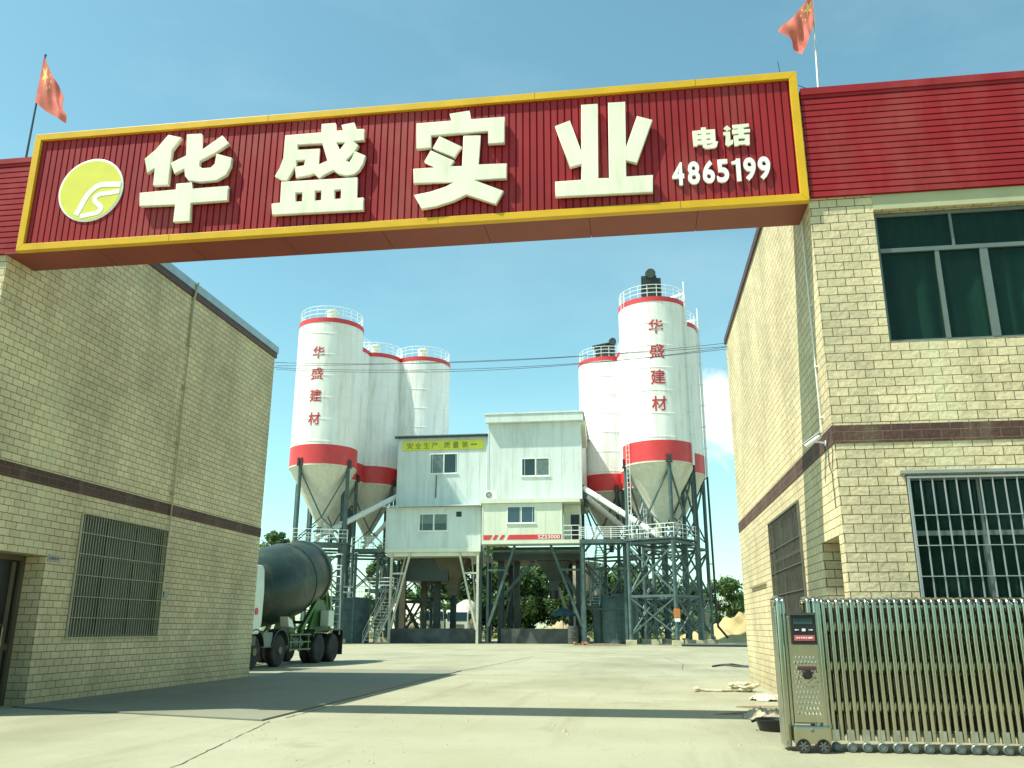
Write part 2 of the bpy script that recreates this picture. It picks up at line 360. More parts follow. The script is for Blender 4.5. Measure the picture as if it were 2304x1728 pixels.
class MB:
    def __init__(self, mtx=None):
        self.bm = bmesh.new(); self.m = mtx
    def v(self, p):
        p = Vector(p)
        return self.bm.verts.new(self.m @ p if self.m else p)
    def face(self, vs):
        try: return self.bm.faces.new(vs)
        except ValueError: return None
    def quad(self, a, b, c, d): self.face([self.v(p) for p in (a, b, c, d)])
    def box(self, x0, x1, y0, y1, z0, z1, faces=True):
        p = [self.v((x, y, z)) for x in (x0, x1) for y in (y0, y1) for z in (z0, z1)]
        for q in ((0, 1, 3, 2), (4, 6, 7, 5), (0, 4, 5, 1), (2, 3, 7, 6), (0, 2, 6, 4), (1, 5, 7, 3)):
            self.face([p[i] for i in q])
        return self
    def prism(self, poly, axis, a, b):
        """polygon (2-D) swept along axis from a to b"""
        def P(q, t):
            if axis == 'x': return (t, q[0], q[1])
            if axis == 'y': return (q[0], t, q[1])
            return (q[0], q[1], t)
        va = [self.v(P(q, a)) for q in poly]; vb = [self.v(P(q, b)) for q in poly]
        n = len(poly)
        self.face(va[::-1]); self.face(vb)
        for i in range(n): self.face([va[i], va[(i + 1) % n], vb[(i + 1) % n], vb[i]])
        return self
    def _frame(self, d):
        d = d.normalized()
        up = Vector((0, 0, 1)) if abs(d.z) < 0.95 else Vector((0, 1, 0))
        u = d.cross(up).normalized(); w = u.cross(d).normalized()
        return u, w
    def beam(self, p, q, w, h=None):
        """square bar from p to q"""
        h = h or w
        p, q = Vector(p), Vector(q)
        u, n = self._frame(q - p)
        rings = []
        for c in (p, q):
            rings.append([self.v(c + u * (sx * w / 2) + n * (sy * h / 2)) for sx, sy in ((-1, -1), (1, -1), (1, 1), (-1, 1))])
        a, b = rings
        self.face(a[::-1]); self.face(b)
        for i in range(4): self.face([a[i], a[(i + 1) % 4], b[(i + 1) % 4], b[i]])
        return self
    def tube(self, pts, r, n=8, cap=True):
        pts = [Vector(p) for p in pts]
        rs = r if isinstance(r, (list, tuple)) else [r] * len(pts)
        rings = []
        u = None
        for i, p in enumerate(pts):
            d = (pts[min(i + 1, len(pts) - 1)] - pts[max(i - 1, 0)])
            d.normalize()
            if u is None: u, w = self._frame(d)
            else:
                u = (u - d * u.dot(d)).normalized(); w = u.cross(d).normalized()
            rings.append([self.v(p + (u * math.cos(2 * math.pi * k / n) + w * math.sin(2 * math.pi * k / n)) * rs[i]) for k in range(n)])
        for a, b in zip(rings, rings[1:]):
            for k in range(n): self.face([a[k], a[(k + 1) % n], b[(k + 1) % n], b[k]])
        if cap: self.face(rings[0][::-1]); self.face(rings[-1])
        return self
    def lathe(self, prof, c=(0, 0, 0), n=48, axis='z', cap=True, a0=0.0, a1=None):
        """profile [(r, t)] turned about an axis through c"""
        c = Vector(c); full = a1 is None
        steps = n if full else n + 1
        rings = []
        for r, t in prof:
            ring = []
            for k in range(steps):
                a = 2 * math.pi * k / n if full else a0 + (a1 - a0) * k / n
                x, y = r * math.cos(a), r * math.sin(a)
                p = {'z': (x, y, t), 'x': (t, x, y), 'y': (x, t, y)}[axis]
                ring.append(self.v(c + Vector(p)))
            rings.append(ring)
        for a, b in zip(rings, rings[1:]):
            for k in range(n if full else n): self.face([a[k], a[(k + 1) % steps], b[(k + 1) % steps], b[k]])
        if cap and full:
            for rg in (rings[0], rings[-1]): self.face(rg)
        return self
    def cyl(self, p, q, r, r2=None, n=16):
        return self.tube([p, q], [r, r if r2 is None else r2], n)
    def build(self, name, material, parent=None, smooth=False, world=True, bevel=0.0):
        if bevel:
            bmesh.ops.remove_doubles(self.bm, verts=self.bm.verts[:], dist=1e-5)
            bmesh.ops.recalc_face_normals(self.bm, faces=self.bm.faces[:])
            es = [e for e in self.bm.edges if len(e.link_faces) == 2 and e.calc_face_angle(0) > 0.6]
            bmesh.ops.bevel(self.bm, geom=es, offset=bevel, segments=2, affect='EDGES', profile=0.6)
        return finish(name, self.bm, material, parent, smooth, world=world)

def tag(o, label=None, cat=None, group=None, kind=None):
    if label: o['label'] = label
    if cat: o['category'] = cat
    if group: o['group'] = group
    if kind: o['kind'] = kind
    return o

def thing(name, label, cat, loc=(0, 0, 0), rz=0.0, group=None):
    o = bpy.data.objects.new(name, None)
    o.empty_display_size = 0.3
    COL.objects.link(o)
    o.location = loc; o.rotation_euler = (0, 0, rz)
    return tag(o, label, cat, group)

def copy_tree(o, parent=None):
    c = o.copy(); COL.objects.link(c)
    if parent is not None: c.parent = parent
    for ch in [x for x in bpy.data.objects if x.parent == o]: copy_tree(ch, c)
    return c

def frame_mtx(origin, u, v, w):
    u, v, w = Vector(u), Vector(v), Vector(w)
    return Matrix(((u.x, v.x, w.x, origin[0]), (u.y, v.y, w.y, origin[1]), (u.z, v.z, w.z, origin[2]), (0, 0, 0, 1)))

def outline_bm(loops, y0, y1, bevel=0.006):
    """closed 2-D loops (x, z), holes included, swept from y0 (front) to y1 (back)"""
    cu = bpy.data.curves.new('outline', 'CURVE'); cu.dimensions = '2D'; cu.fill_mode = 'BOTH'
    for lp in loops:
        sp = cu.splines.new('POLY'); sp.points.add(len(lp) - 1); sp.use_cyclic_u = True
        for p, q in zip(sp.points, lp): p.co = (q[0], q[1], 0, 1)
    cu.extrude = max((y1 - y0) / 2 - bevel, 0.0005); cu.bevel_depth = bevel; cu.bevel_resolution = 1; cu.offset = -bevel
    o = bpy.data.objects.new('outline', cu); COL.objects.link(o)
    bpy.context.view_layer.update()
    me = bpy.data.meshes.new_from_object(o.evaluated_get(bpy.context.evaluated_depsgraph_get()))
    bpy.data.objects.remove(o); bpy.data.curves.remove(cu)
    bm = bmesh.new(); bm.from_mesh(me); bpy.data.meshes.remove(me)
    yc = (y0 + y1) / 2
    for v in bm.verts: v.co = Vector((v.co.x, yc - v.co.z, v.co.y))
    return bm

def glyph_bm(text, w=None, h=None, depth=0.02, bold=0.0, wide=1.0):
    """text as a mesh centred on the origin in the x-z plane, front towards -y"""
    cu = bpy.data.curves.new('glyph', 'FONT'); cu.body = text; cu.extrude = 0.02; cu.offset = bold
    cu.resolution_u = 4
    o = bpy.data.objects.new('glyph', cu); COL.objects.link(o)
    bpy.context.view_layer.update()
    me = bpy.data.meshes.new_from_object(o.evaluated_get(bpy.context.evaluated_depsgraph_get()))
    bpy.data.objects.remove(o); bpy.data.curves.remove(cu)
    bm = bmesh.new(); bm.from_mesh(me); bpy.data.meshes.remove(me)
    xs = [v.co.x for v in bm.verts]; ys = [v.co.y for v in bm.verts]
    cx, cy = (min(xs) + max(xs)) / 2, (min(ys) + max(ys)) / 2
    sy = h / (max(ys) - min(ys)) if h else w / (max(xs) - min(xs))
    sx = w / (max(xs) - min(xs)) if w else sy * wide
    for v in bm.verts: v.co = Vector(((v.co.x - cx) * sx, -v.co.z / 0.02 * depth / 2, (v.co.y - cy) * sy))
    return bm

def move_bm(bm, d):
    for v in bm.verts: v.co += Vector(d)
    return bm

def wall_cells(mb, u0, u1, z0, z1, v0, v1, holes):
    """wall slab in (u, v, w) with rectangular openings (ua, ub, za, zb)"""
    us = sorted({u0, u1, *[h[0] for h in holes], *[h[1] for h in holes]})
    us = [u for u in us if u0 <= u <= u1]
    for a, b in zip(us, us[1:]):
        hs = sorted((h[2], h[3]) for h in holes if h[0] <= a + 1e-6 and h[1] >= b - 1e-6)
        z = z0
        for ha, hb in hs:
            if ha > z + 1e-6: mb.box(a, b, v0, v1, z, ha)
            z = max(z, hb)
        if z < z1 - 1e-6: mb.box(a, b, v0, v1, z, z1)

def ribbed_panel(mb, x0, x1, z0, z1, yf, yb, pitch, groove=0.016, depth=0.014, along='x'):
    """cladding sheet with V grooves; ribs repeat along 'x' (vertical grooves) or 'z'"""
    prof = []
    a, b = (x0, x1) if along == 'x' else (z0, z1)
    t = a
    prof.append((a, yf))
    while t + pitch < b:
        t += pitch
        prof += [(t - groove, yf), (t - groove * .55, yf + depth), (t - groove * .2, yf + depth), (t, yf)]
    prof.append((b, yf))
    c, d = (z0, z1) if along == 'x' else (x0, x1)
    prev = None
    for s, y in prof:
        p = ((s, y, c), (s, y, d)) if along == 'x' else ((c, y, s), (d, y, s))
        cur = [mb.v(p[0]), mb.v(p[1])]
        if prev: mb.face([prev[0], cur[0], cur[1], prev[1]])
        prev = cur
    if along == 'x': mb.box(x0, x1, yf + depth + .004, yb, z0, z1)
    else: mb.box(x0, x1, yf + depth + .004, yb, z0, z1)

# ------------------------------------------------------------------ ground
g = MB(); g.quad((-2500, -600, 0), (2500, -600, 0), (2500, 4000, 0), (-2500, 4000, 0))
tag(g.build('ground', M['dirt']), kind='structure')
g = MB()
NX, NY = 60, 60
g.quad((-75, -30, 0.004), (60, -30, 0.004), (60, 92, 0.004), (-75, 92, 0.004))
tag(g.build('concrete_yard', M['concrete']), kind='structure')
g = MB()
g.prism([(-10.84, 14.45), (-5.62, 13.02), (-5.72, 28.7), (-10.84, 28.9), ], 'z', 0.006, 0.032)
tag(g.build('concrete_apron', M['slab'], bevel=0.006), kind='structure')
# irregular expansion joints / cracks, thin sheets on the yard
g = MB()
def crack(pts, w, seed):
    rnd = random.Random(seed)
    P = []
    for (a, b) in zip(pts, pts[1:]):
        n = max(2, int(math.dist(a, b) / 0.14))
        for i in range(n):
            t = i / n
            P.append((a[0] + (b[0] - a[0]) * t + rnd.uniform(-.018, .018), a[1] + (b[1] - a[1]) * t + rnd.uniform(-.018, .018)))
    P.append(pts[-1])
    prev = None
    for i, p in enumerate(P):
        q = P[min(i + 1, len(P) - 1)]; o = P[max(i - 1, 0)]
        d = Vector((q[0] - o[0], q[1] - o[1])).normalized(); nrm = Vector((-d.y, d.x))
        ww = w * rnd.uniform(.35, 1.3) / 2
        cur = [g.v((p[0] + nrm.x * ww, p[1] + nrm.y * ww, 0.008)), g.v((p[0] - nrm.x * ww, p[1] - nrm.y * ww, 0.008))]
        if prev: g.face([prev[0], prev[1], cur[1], cur[0]])
        prev = cur
crack([(-4.55, 8.2), (-4.95, 10.2), (-5.3, 12.0), (-5.5, 13.0)], 0.018, 3)
crack([(-5.75, 28.8), (-5.4, 36), (-5.2, 44)], 0.05, 4)
crack([(-5.46, 13.5), (-5.5, 20), (-5.58, 27)], 0.028, 5)
crack([(-4.3, 19.5), (-1.5, 19.45), (1.5, 19.6), (2.8, 19.5)], 0.014, 8)
crack([(-5.4, 30.5), (0, 30.4), (6, 30.6)], 0.018, 9)
crack([(-11, 44.2), (0, 44.0), (9, 44.3)], 0.03, 10)
crack([(1.4, 30.5), (1.7, 36), (1.2, 44)], 0.02, 13)
tag(g.build('expansion_joint', M['joint']), kind='structure')

# ------------------------------------------------------------------ gatehouses
LX, RX = -10.86, 2.86
ROOF = 9.42
def grille(parent, mtx, u0, u1, z0, z1, nv, zs, m, v=-0.03, r=0.011, name='window_grille', hr=None):
    mb = MB(mtx)
    for i in range(nv + 1):
        u = u0 + (u1 - u0) * i / nv
        mb.beam((u, v, z0), (u, v, z1), r * 2)
    for z in zs: mb.beam((u0, v - r - .006, z), (u1, v - r - .006, z), (hr or r * 1.25) * 2, 0.012)
    for z in (z0, z1): mb.beam((u0 - .02, v, z), (u1 + .02, v, z), 0.036, 0.03)
    for u in (u0, u1): mb.beam((u, v - .002, z0), (u, v - .002, z1), 0.034, 0.028)
    return mb.build(name, m, parent)

def window(parent, mtx, u0, u1, z0, z1, mull, trans, low_mull=None, depth=0.12, glass='glass', frame_mat='alu', curtain=True, fw=0.055):
    """sliding window set back in its opening: frame > panes, curtain"""
    mb = MB(mtx); d0, d1 = depth, depth + 0.07
    mb.box(u0, u1, d0, d1, z0, z0 + fw); mb.box(u0, u1, d0, d1, z1 - fw, z1)
    mb.box(u0, u0 + fw, d0, d1, z0 + fw, z1 - fw); mb.box(u1 - fw, u1, d0, d1, z0 + fw, z1 - fw)
    zt = trans if trans else z1 - fw
    if trans:
        mb.box(u0 + fw, u1 - fw, d0 - .012, d1, trans - fw * .6, trans + fw * .6)
        for u in mull: mb.box(u - fw * .35, u + fw * .35, d0, d1, trans + fw * .6, z1 - fw)
    for u, k in (low_mull or [(u, 1) for u in mull]):
        mb.box(u - fw * .5 * k, u + fw * .5 * k, d0 - .006, d1, z0 + fw, zt - (fw * .6 if trans else 0))
    f = mb.build('window', M[frame_mat], parent)
    mb = MB(mtx); mb.box(u0 + fw * .5, u1 - fw * .5, d0 + .03, d0 + .04, z0 + fw * .5, z1 - fw * .5)
    mb.build('pane', M[glass], f)
    return f

def folds(parent, mtx, u0, u1, z0, z1, v, seed=1, m='curtain'):
    rnd = random.Random(seed); mb = MB(mtx); prev = None
    u, ph = u0, 0.0
    while u < u1:
        ph += rnd.uniform(.35, .6)
        cur = [mb.v((u, v + .035 * math.sin(ph), z)) for z in (z0, z1)]
        if prev: mb.face([prev[0], cur[0], cur[1], prev[1]])
        prev = cur; u += rnd.uniform(.02, .035)
    return mb.build('curtain', M[m], parent, smooth=True)

# glass you can see the curtains through
def thin_glass(name, tint, mixv):
    m, n, l, b = new_mat(name)
    b.inputs['Base Color'].default_value = (*tint, 1); b.inputs['Roughness'].default_value = 0.05
    tr = n.new('ShaderNodeBsdfTransparent'); tr.inputs['Color'].default_value = (0.62, 0.82, 0.74, 1)
    mx = n.new('ShaderNodeMixShader'); mx.inputs[0].default_value = mixv
    l.new(tr.outputs[0], mx.inputs[1]); l.new(b.outputs[0], mx.inputs[2])
    l.new(mx.outputs[0], n['Material Output'].inputs['Surface'])
    return m
M['glass_thin'] = thin_glass('tinted_window_glass', (0.012, 0.028, 0.025), 0.25)
M['grille_grey'] = mat('dark_grille_paint', (0.13, 0.125, 0.095), 0.5, var=0.2)
M['room_dark'] = mat('dim_room_wall', (0.035, 0.055, 0.045), 0.9, var=0.2)

MR = frame_mtx((RX, 0, 0), (0, 1, 0), (1, 0, 0), (0, 0, 1))        # right house, yard side
ML = frame_mtx((LX, 0, 0), (0, 1, 0), (-1, 0, 0), (0, 0, 1))       # left house, yard side
MF = frame_mtx((0, 12.5, 0), (1, 0, 0), (0, 1, 0), (0, 0, 1))      # right house, street side
MFL = frame_mtx((0, 12.6, 0), (1, 0, 0), (0, 1, 0), (0, 0, 1))
T = 0.5
def gatehouse(name_label, side):
    right = side > 0
    root = thing('brick_gatehouse', name_label, 'building', ((RX + 6) if right else (LX - 6), 18, 0))
    mtx = MR if right else ML
    yf = 12.5 if right else 12.6
    ye = 24.5 if right else 24.0
    if right: holes = [(12.76, 13.95, -1, 2.62), (15.5, 19.06, 1.12, 3.52)]
    else: holes = [(12.85, 14.80, -1, 2.63), (15.66, 18.95, 1.14, 3.55)]
    mb = MB(mtx); wall_cells(mb, yf, ye, 0, ROOF, 0, T, holes)
    mf = MF if right else MFL
    mb2 = mb; mb2.m = mf
    if right:
        wall_cells(mb2, RX + T, 15, 0, ROOF, 0, T, [(3.79, 7.6, 5.38, 7.50), (3.77, 7.6, 1.15, 3.42)])
        mb2.m = None
        mb2.box(14.7, 15, yf + T, ye, 0, ROOF); mb2.box(RX + T, 14.7, ye - T, ye, 0, ROOF)
    else:
        wall_cells(mb2, -24, LX - T, 0, ROOF, 0, T, [])
        mb2.m = None
        mb2.box(-24, -23.7, yf + T, ye, 0, ROOF); mb2.box(-23.7, LX - T, ye - T, ye, 0, ROOF)
    mb2.build('wall', M['brick'], root)
    # roof slab and edge trim
    rb = MB(); xa, xb = (RX + T, 14.7) if right else (-23.7, LX - T)
    rb.box(xa, xb, yf + T, ye - T, ROOF - .5, ROOF - .3)
    rb.build('roof', M['slab'], root)
    fb = MB(mtx); fb.box(yf + .7, ye + .05, -.05, .12, ROOF - .03, ROOF + .13)
    fb.build('fascia', M['fascia'], root)
    cb = MB(mtx); cb.box(yf + .7, ye + .08, -.08 if not right else -.03, .2, ROOF + .13, ROOF + (.34 if not right else .17))
    cb.build('coping', M['coping'], root)
    # brown course all round
    bb = MB(mtx); bb.box(yf - .012, ye + .01, -.012, .02, 3.89, 4.152)
    bb.m = mf
    if right: bb.box(RX + .02, 14.9, -.012, .02, 3.89, 4.152)
    else: bb.box(-23.9, LX - .02, -.012, .02, 3.89, 4.152)
    bb.build('brick_course', M['brown_brick'], root)
    # red clad parapet over the street front
    pb = MB()
    if right: ribbed_panel(pb, RX + .03, 15.02, 7.76, 9.56, yf - .06, yf + .12, 0.109, along='z', groove=.024, depth=.03)
    else: ribbed_panel(pb, -24.02, -10.565, 7.72, 9.52, yf - .06, yf + .12, 0.109, along='z', groove=.024, depth=.03)
    pb.build('parapet', M['red'], root)
    tb = MB()
    if right: tb.box(RX + .03, 15.05, yf - .085, yf + .2, 9.56, 9.68)
    else: tb.box(-24.05, -10.565, yf - .085, yf + .2, 9.52, 9.62)
    tb.build('parapet_cap', M['red'], root)
    return root, mtx, mf

lh, _, _ = gatehouse('shaded brick gatehouse with a barred window under the left end of the red beam', -1)
rh, _, _ = gatehouse('sunlit cream brick gatehouse behind the folding steel gate, with curtained upstairs window', 1)
# --- right house fittings
w = window(rh, MF, 3.80, 7.58, 5.39, 7.49, [4.92, 6.02], 6.87, [(4.66, 1.1), (5.32, 2.0), (6.5, 1.1)], glass='glass_thin')
folds(w, MF, 3.84, 7.55, 5.3, 7.55, 0.25, 5)
lb = MB(MF); lb.box(3.79, 7.62, -.012, .1, 7.505, 7.75); lb.build('lintel', M['plaster'], rh)
lb = MB(MF); lb.box(3.7, 7.7, .36, .38, 5.3, 7.6); lb.build('curtain_backing', M['room_dark'], rh)
w = window(rh, MF, 3.78, 7.58, 1.16, 3.41, [4.75, 5.68], 2.62, [(4.75, 1.2), (5.68, 1.4)], glass='glass_thin')
grille(w, MF, 3.80, 7.56, 1.2, 3.38, 24, [1.62, 2.03, 2.44, 2.85], M['grille'], v=-0.02, r=0.0085)
folds(w, MF, 3.84, 7.55, 1.1, 3.45, 0.27, 9)
hb = MB(MF); hb.box(3.70, 7.66, -.05, .06, 3.43, 3.475); hb.build('window_hood', M['grille'], rh)
w = window(rh, MR, 15.52, 19.04, 1.14, 3.50, [16.7, 17.9], 2.7, depth=.05, glass='glass_dull', frame_mat='dark_trim')
grille(w, MR, 15.52, 19.04, 1.15, 3.49, 26, [1.55, 2.0, 2.45, 2.9], M['grille_grey'], v=-0.02, r=0.005, hr=.013)
# doorway of the right house
db = MB(MR); db.box(12.80, 13.91, .44, .49, 0, 2.58); d = db.build('door', M['dark_trim'], rh)
db = MB(MR); db.tube([(13.7, .44, .95), (13.7, .40, .98), (13.7, .40, 1.12), (13.7, .44, 1.15)], .012); db.build('handle', M['alu'], d)
# --- left house fittings
w = window(lh, ML, 15.68, 18.93, 1.16, 3.53, [16.75, 17.85], 2.74, depth=.09, frame_mat='dark_trim', glass='glass_dull')
grille(w, ML, 15.68, 18.93, 1.15, 3.54, 36, [1.53, 1.93, 2.34, 2.75, 3.16], M['grille_dull'], v=-0.02, r=0.0062, hr=.012)
db = MB(ML)
db.box(12.85, 12.95, .40, .49, 0, 2.63); db.box(14.70, 14.80, .40, .49, 0, 2.63); db.box(12.95, 14.7, .40, .49, 2.53, 2.63)
d = db.build('door_frame', M['brown_steel'], lh)
db = MB(ML); db.box(12.95, 14.70, .45, .47, 0, 2.53); d = db.build('door', M['glass_dull'], lh)
db = MB(ML)
for u in (13.8, 14.55): db.box(u - .05, u + .05, .43, .448, 0.02, 2.5)
db.box(12.96, 14.69, .428, .4475, .95, 1.06); db.build('door_rail', M['brown_steel'], d)
db = MB(ML); db.tube([(14.42, .43, .9), (14.42, .37, .95), (14.42, .37, 1.35), (14.42, .43, 1.4)], .015); db.build('handle', M['stainless'], d)
# downpipes
pb = MB(ML)
pb.tube([(18.85, -.12, ROOF + .35), (18.86, -.05, ROOF - .1), (18.86, -.05, 8.1)], .032)
pb.tube([(18.86, -.05, 8.1), (18.9, -.05, 3.56)], .019)
for z in (8.1, 7.0, 5.6, 4.4): pb.box(18.81, 18.93, -.09, 0, z - .02, z + .02)
pb.build('downpipe', M['plaster'], lh)
pb = MB(MR)
pb.tube([(13.0, -.03, 7.62), (13.05, -.03, 4.2)], .012)
for z in (7.2, 6.2, 5.2, 4.4): pb.box(13.0, 13.06, -.045, 0, z - .012, z + .012)
pb.build('downpipe', M['trim'], rh)
# number plate, switch box, ledge strip
pb = MB(ML); pb.box(14.84, 15.16, -.012, 0, 2.53, 2.66); n1 = pb.build('number_plate', M['plate'])
tag(n1, 'small grey plate with dark marks on the brick beside the shaded door', 'sign')
pb = MB(ML)
for k, (w_, h_) in enumerate(((.02, .06), (.035, .05), (.03, .06), (.02, .055), (.04, .045))): pb.box(14.88 + k * .053, 14.88 + k * .053 + w_, -.016, -.0125, 2.595 - h_ / 2, 2.595 + h_ / 2)
pb.build('plate_marks', M['dark_trim'], n1)
pb = MB(ML); pb.box(18.99, 19.17, -.05, 0, 2.02, 2.15); n2 = pb.build('switch_box', M['plate'])
tag(n2, 'small pale box on the brick right of the shaded barred window', 'switch box')
pb = MB(MR); pb.box(20.1, 22.6, -.05, 0, 2.30, 2.335); n3 = pb.build('wall_ledge', M['wood'], rh)

# ------------------------------------------------------------------ security camera
cr = thing('security_camera', 'white bullet camera under the brown course on the sunlit brick corner', 'camera', (2.7, 13.1, 4.0))
cb = MB(); cb.tube([(RX, 12.95, 3.99), (2.78, 12.99, 4.02), (2.72, 13.02, 4.03)], .016); cb.cyl((RX - .002, 12.95, 3.99), (RX - .02, 12.95, 3.99), .045)
cb.build('bracket', M['trim'], cr)
cb = MB(); a, b = Vector((2.78, 12.93, 4.10)), Vector((2.60, 13.12, 3.99))
cb.tube([a, a.lerp(b, .15), b], [.03, .038, .038], 14); o = cb.build('housing', M['trim'], cr, smooth=True)
cb = MB(); dd = (b - a).normalized(); cb.tube([b + dd * .001, b + dd * .012], [.03, .028], 14); cb.build('lens', M['black'], cr)
cb = MB(); cb.beam(a + Vector((0, 0, .046)) - dd * .01, b + Vector((0, 0, .046)) + dd * .05, .09, .006); cb.build('sun_shield', M['trim'], cr)
cb = MB(); cb.tube([(RX - .015, 12.95, 3.97), (RX - .015, 12.85, 3.86), (RX - .015, 12.83, 3.6), (RX - .015, 12.72, 3.5), (RX - .015, 12.70, 3.0)], .007, 6)
cb.tube([(RX - .014, 12.9, 3.9), (RX - .014, 12.62, 4.1), (RX - .014, 12.56, 3.75), (RX - .014, 12.7, 3.55)], .006, 6)
cb.build('cable', M['dark_trim'], cr)

# ------------------------------------------------------------------ sign beam over the gate
BZ0, BZ1 = 7.69, 10.0
sg = thing('gate_sign', 'long red sign beam in a yellow frame spanning the yard entrance between both brick houses', 'sign', (-4, 12.8, 7.6))
pb = MB(); ribbed_panel(pb, -10.44, 2.74, 7.80, 9.90, 12.455, 12.515, 0.1165, groove=.028, depth=.03)
pb.build('sign_panel', M['red'], sg)
fw = .125
fb = MB(); fb.prism([(-10.56, BZ1), (2.855, BZ1), (2.855 - fw, BZ1 - fw), (-10.56 + fw, BZ1 - fw)], 'y', 12.40, 12.52)
fb.build('frame_rail', M['yellow'], sg, bevel=.006)
fb = MB(); fb.prism([(-10.56, BZ0), (-10.56 + fw, BZ0 + fw), (2.855 - fw, BZ0 + fw), (2.855, BZ0)], 'y', 12.40, 12.52)
fb.build('frame_rail', M['yellow'], sg, bevel=.006)
fb = MB(); fb.prism([(-10.56, BZ0 + .002), (-10.56, BZ1 - .002), (-10.56 + fw, BZ1 - fw - .002), (-10.56 + fw, BZ0 + fw + .002)], 'y', 12.40, 12.52)
fb.build('frame_rail', M['yellow'], sg, bevel=.006)
fb = MB(); fb.prism([(2.855, BZ0 + .002), (2.855 - fw, BZ0 + fw + .002), (2.855 - fw, BZ1 - fw - .002), (2.855, BZ1 - .002)], 'y', 12.40, 12.52)
fb.build('frame_rail', M['yellow'], sg, bevel=.006)
sb = MB(); sb.box(-10.55, RX - .003, 12.525, 13.27, BZ0 + .04, BZ1 - .12); sb.build('beam_box', M['red'], sg)
sb = MB(); x = LX + .004
while x < RX - .02:
    e = min(x + 1.72, RX - .004); sb.box(x, e - .008, 12.522, 13.28, BZ0 + .012, BZ0 + .038); x = e
sb.build('soffit', M['red_soffit'], sg)
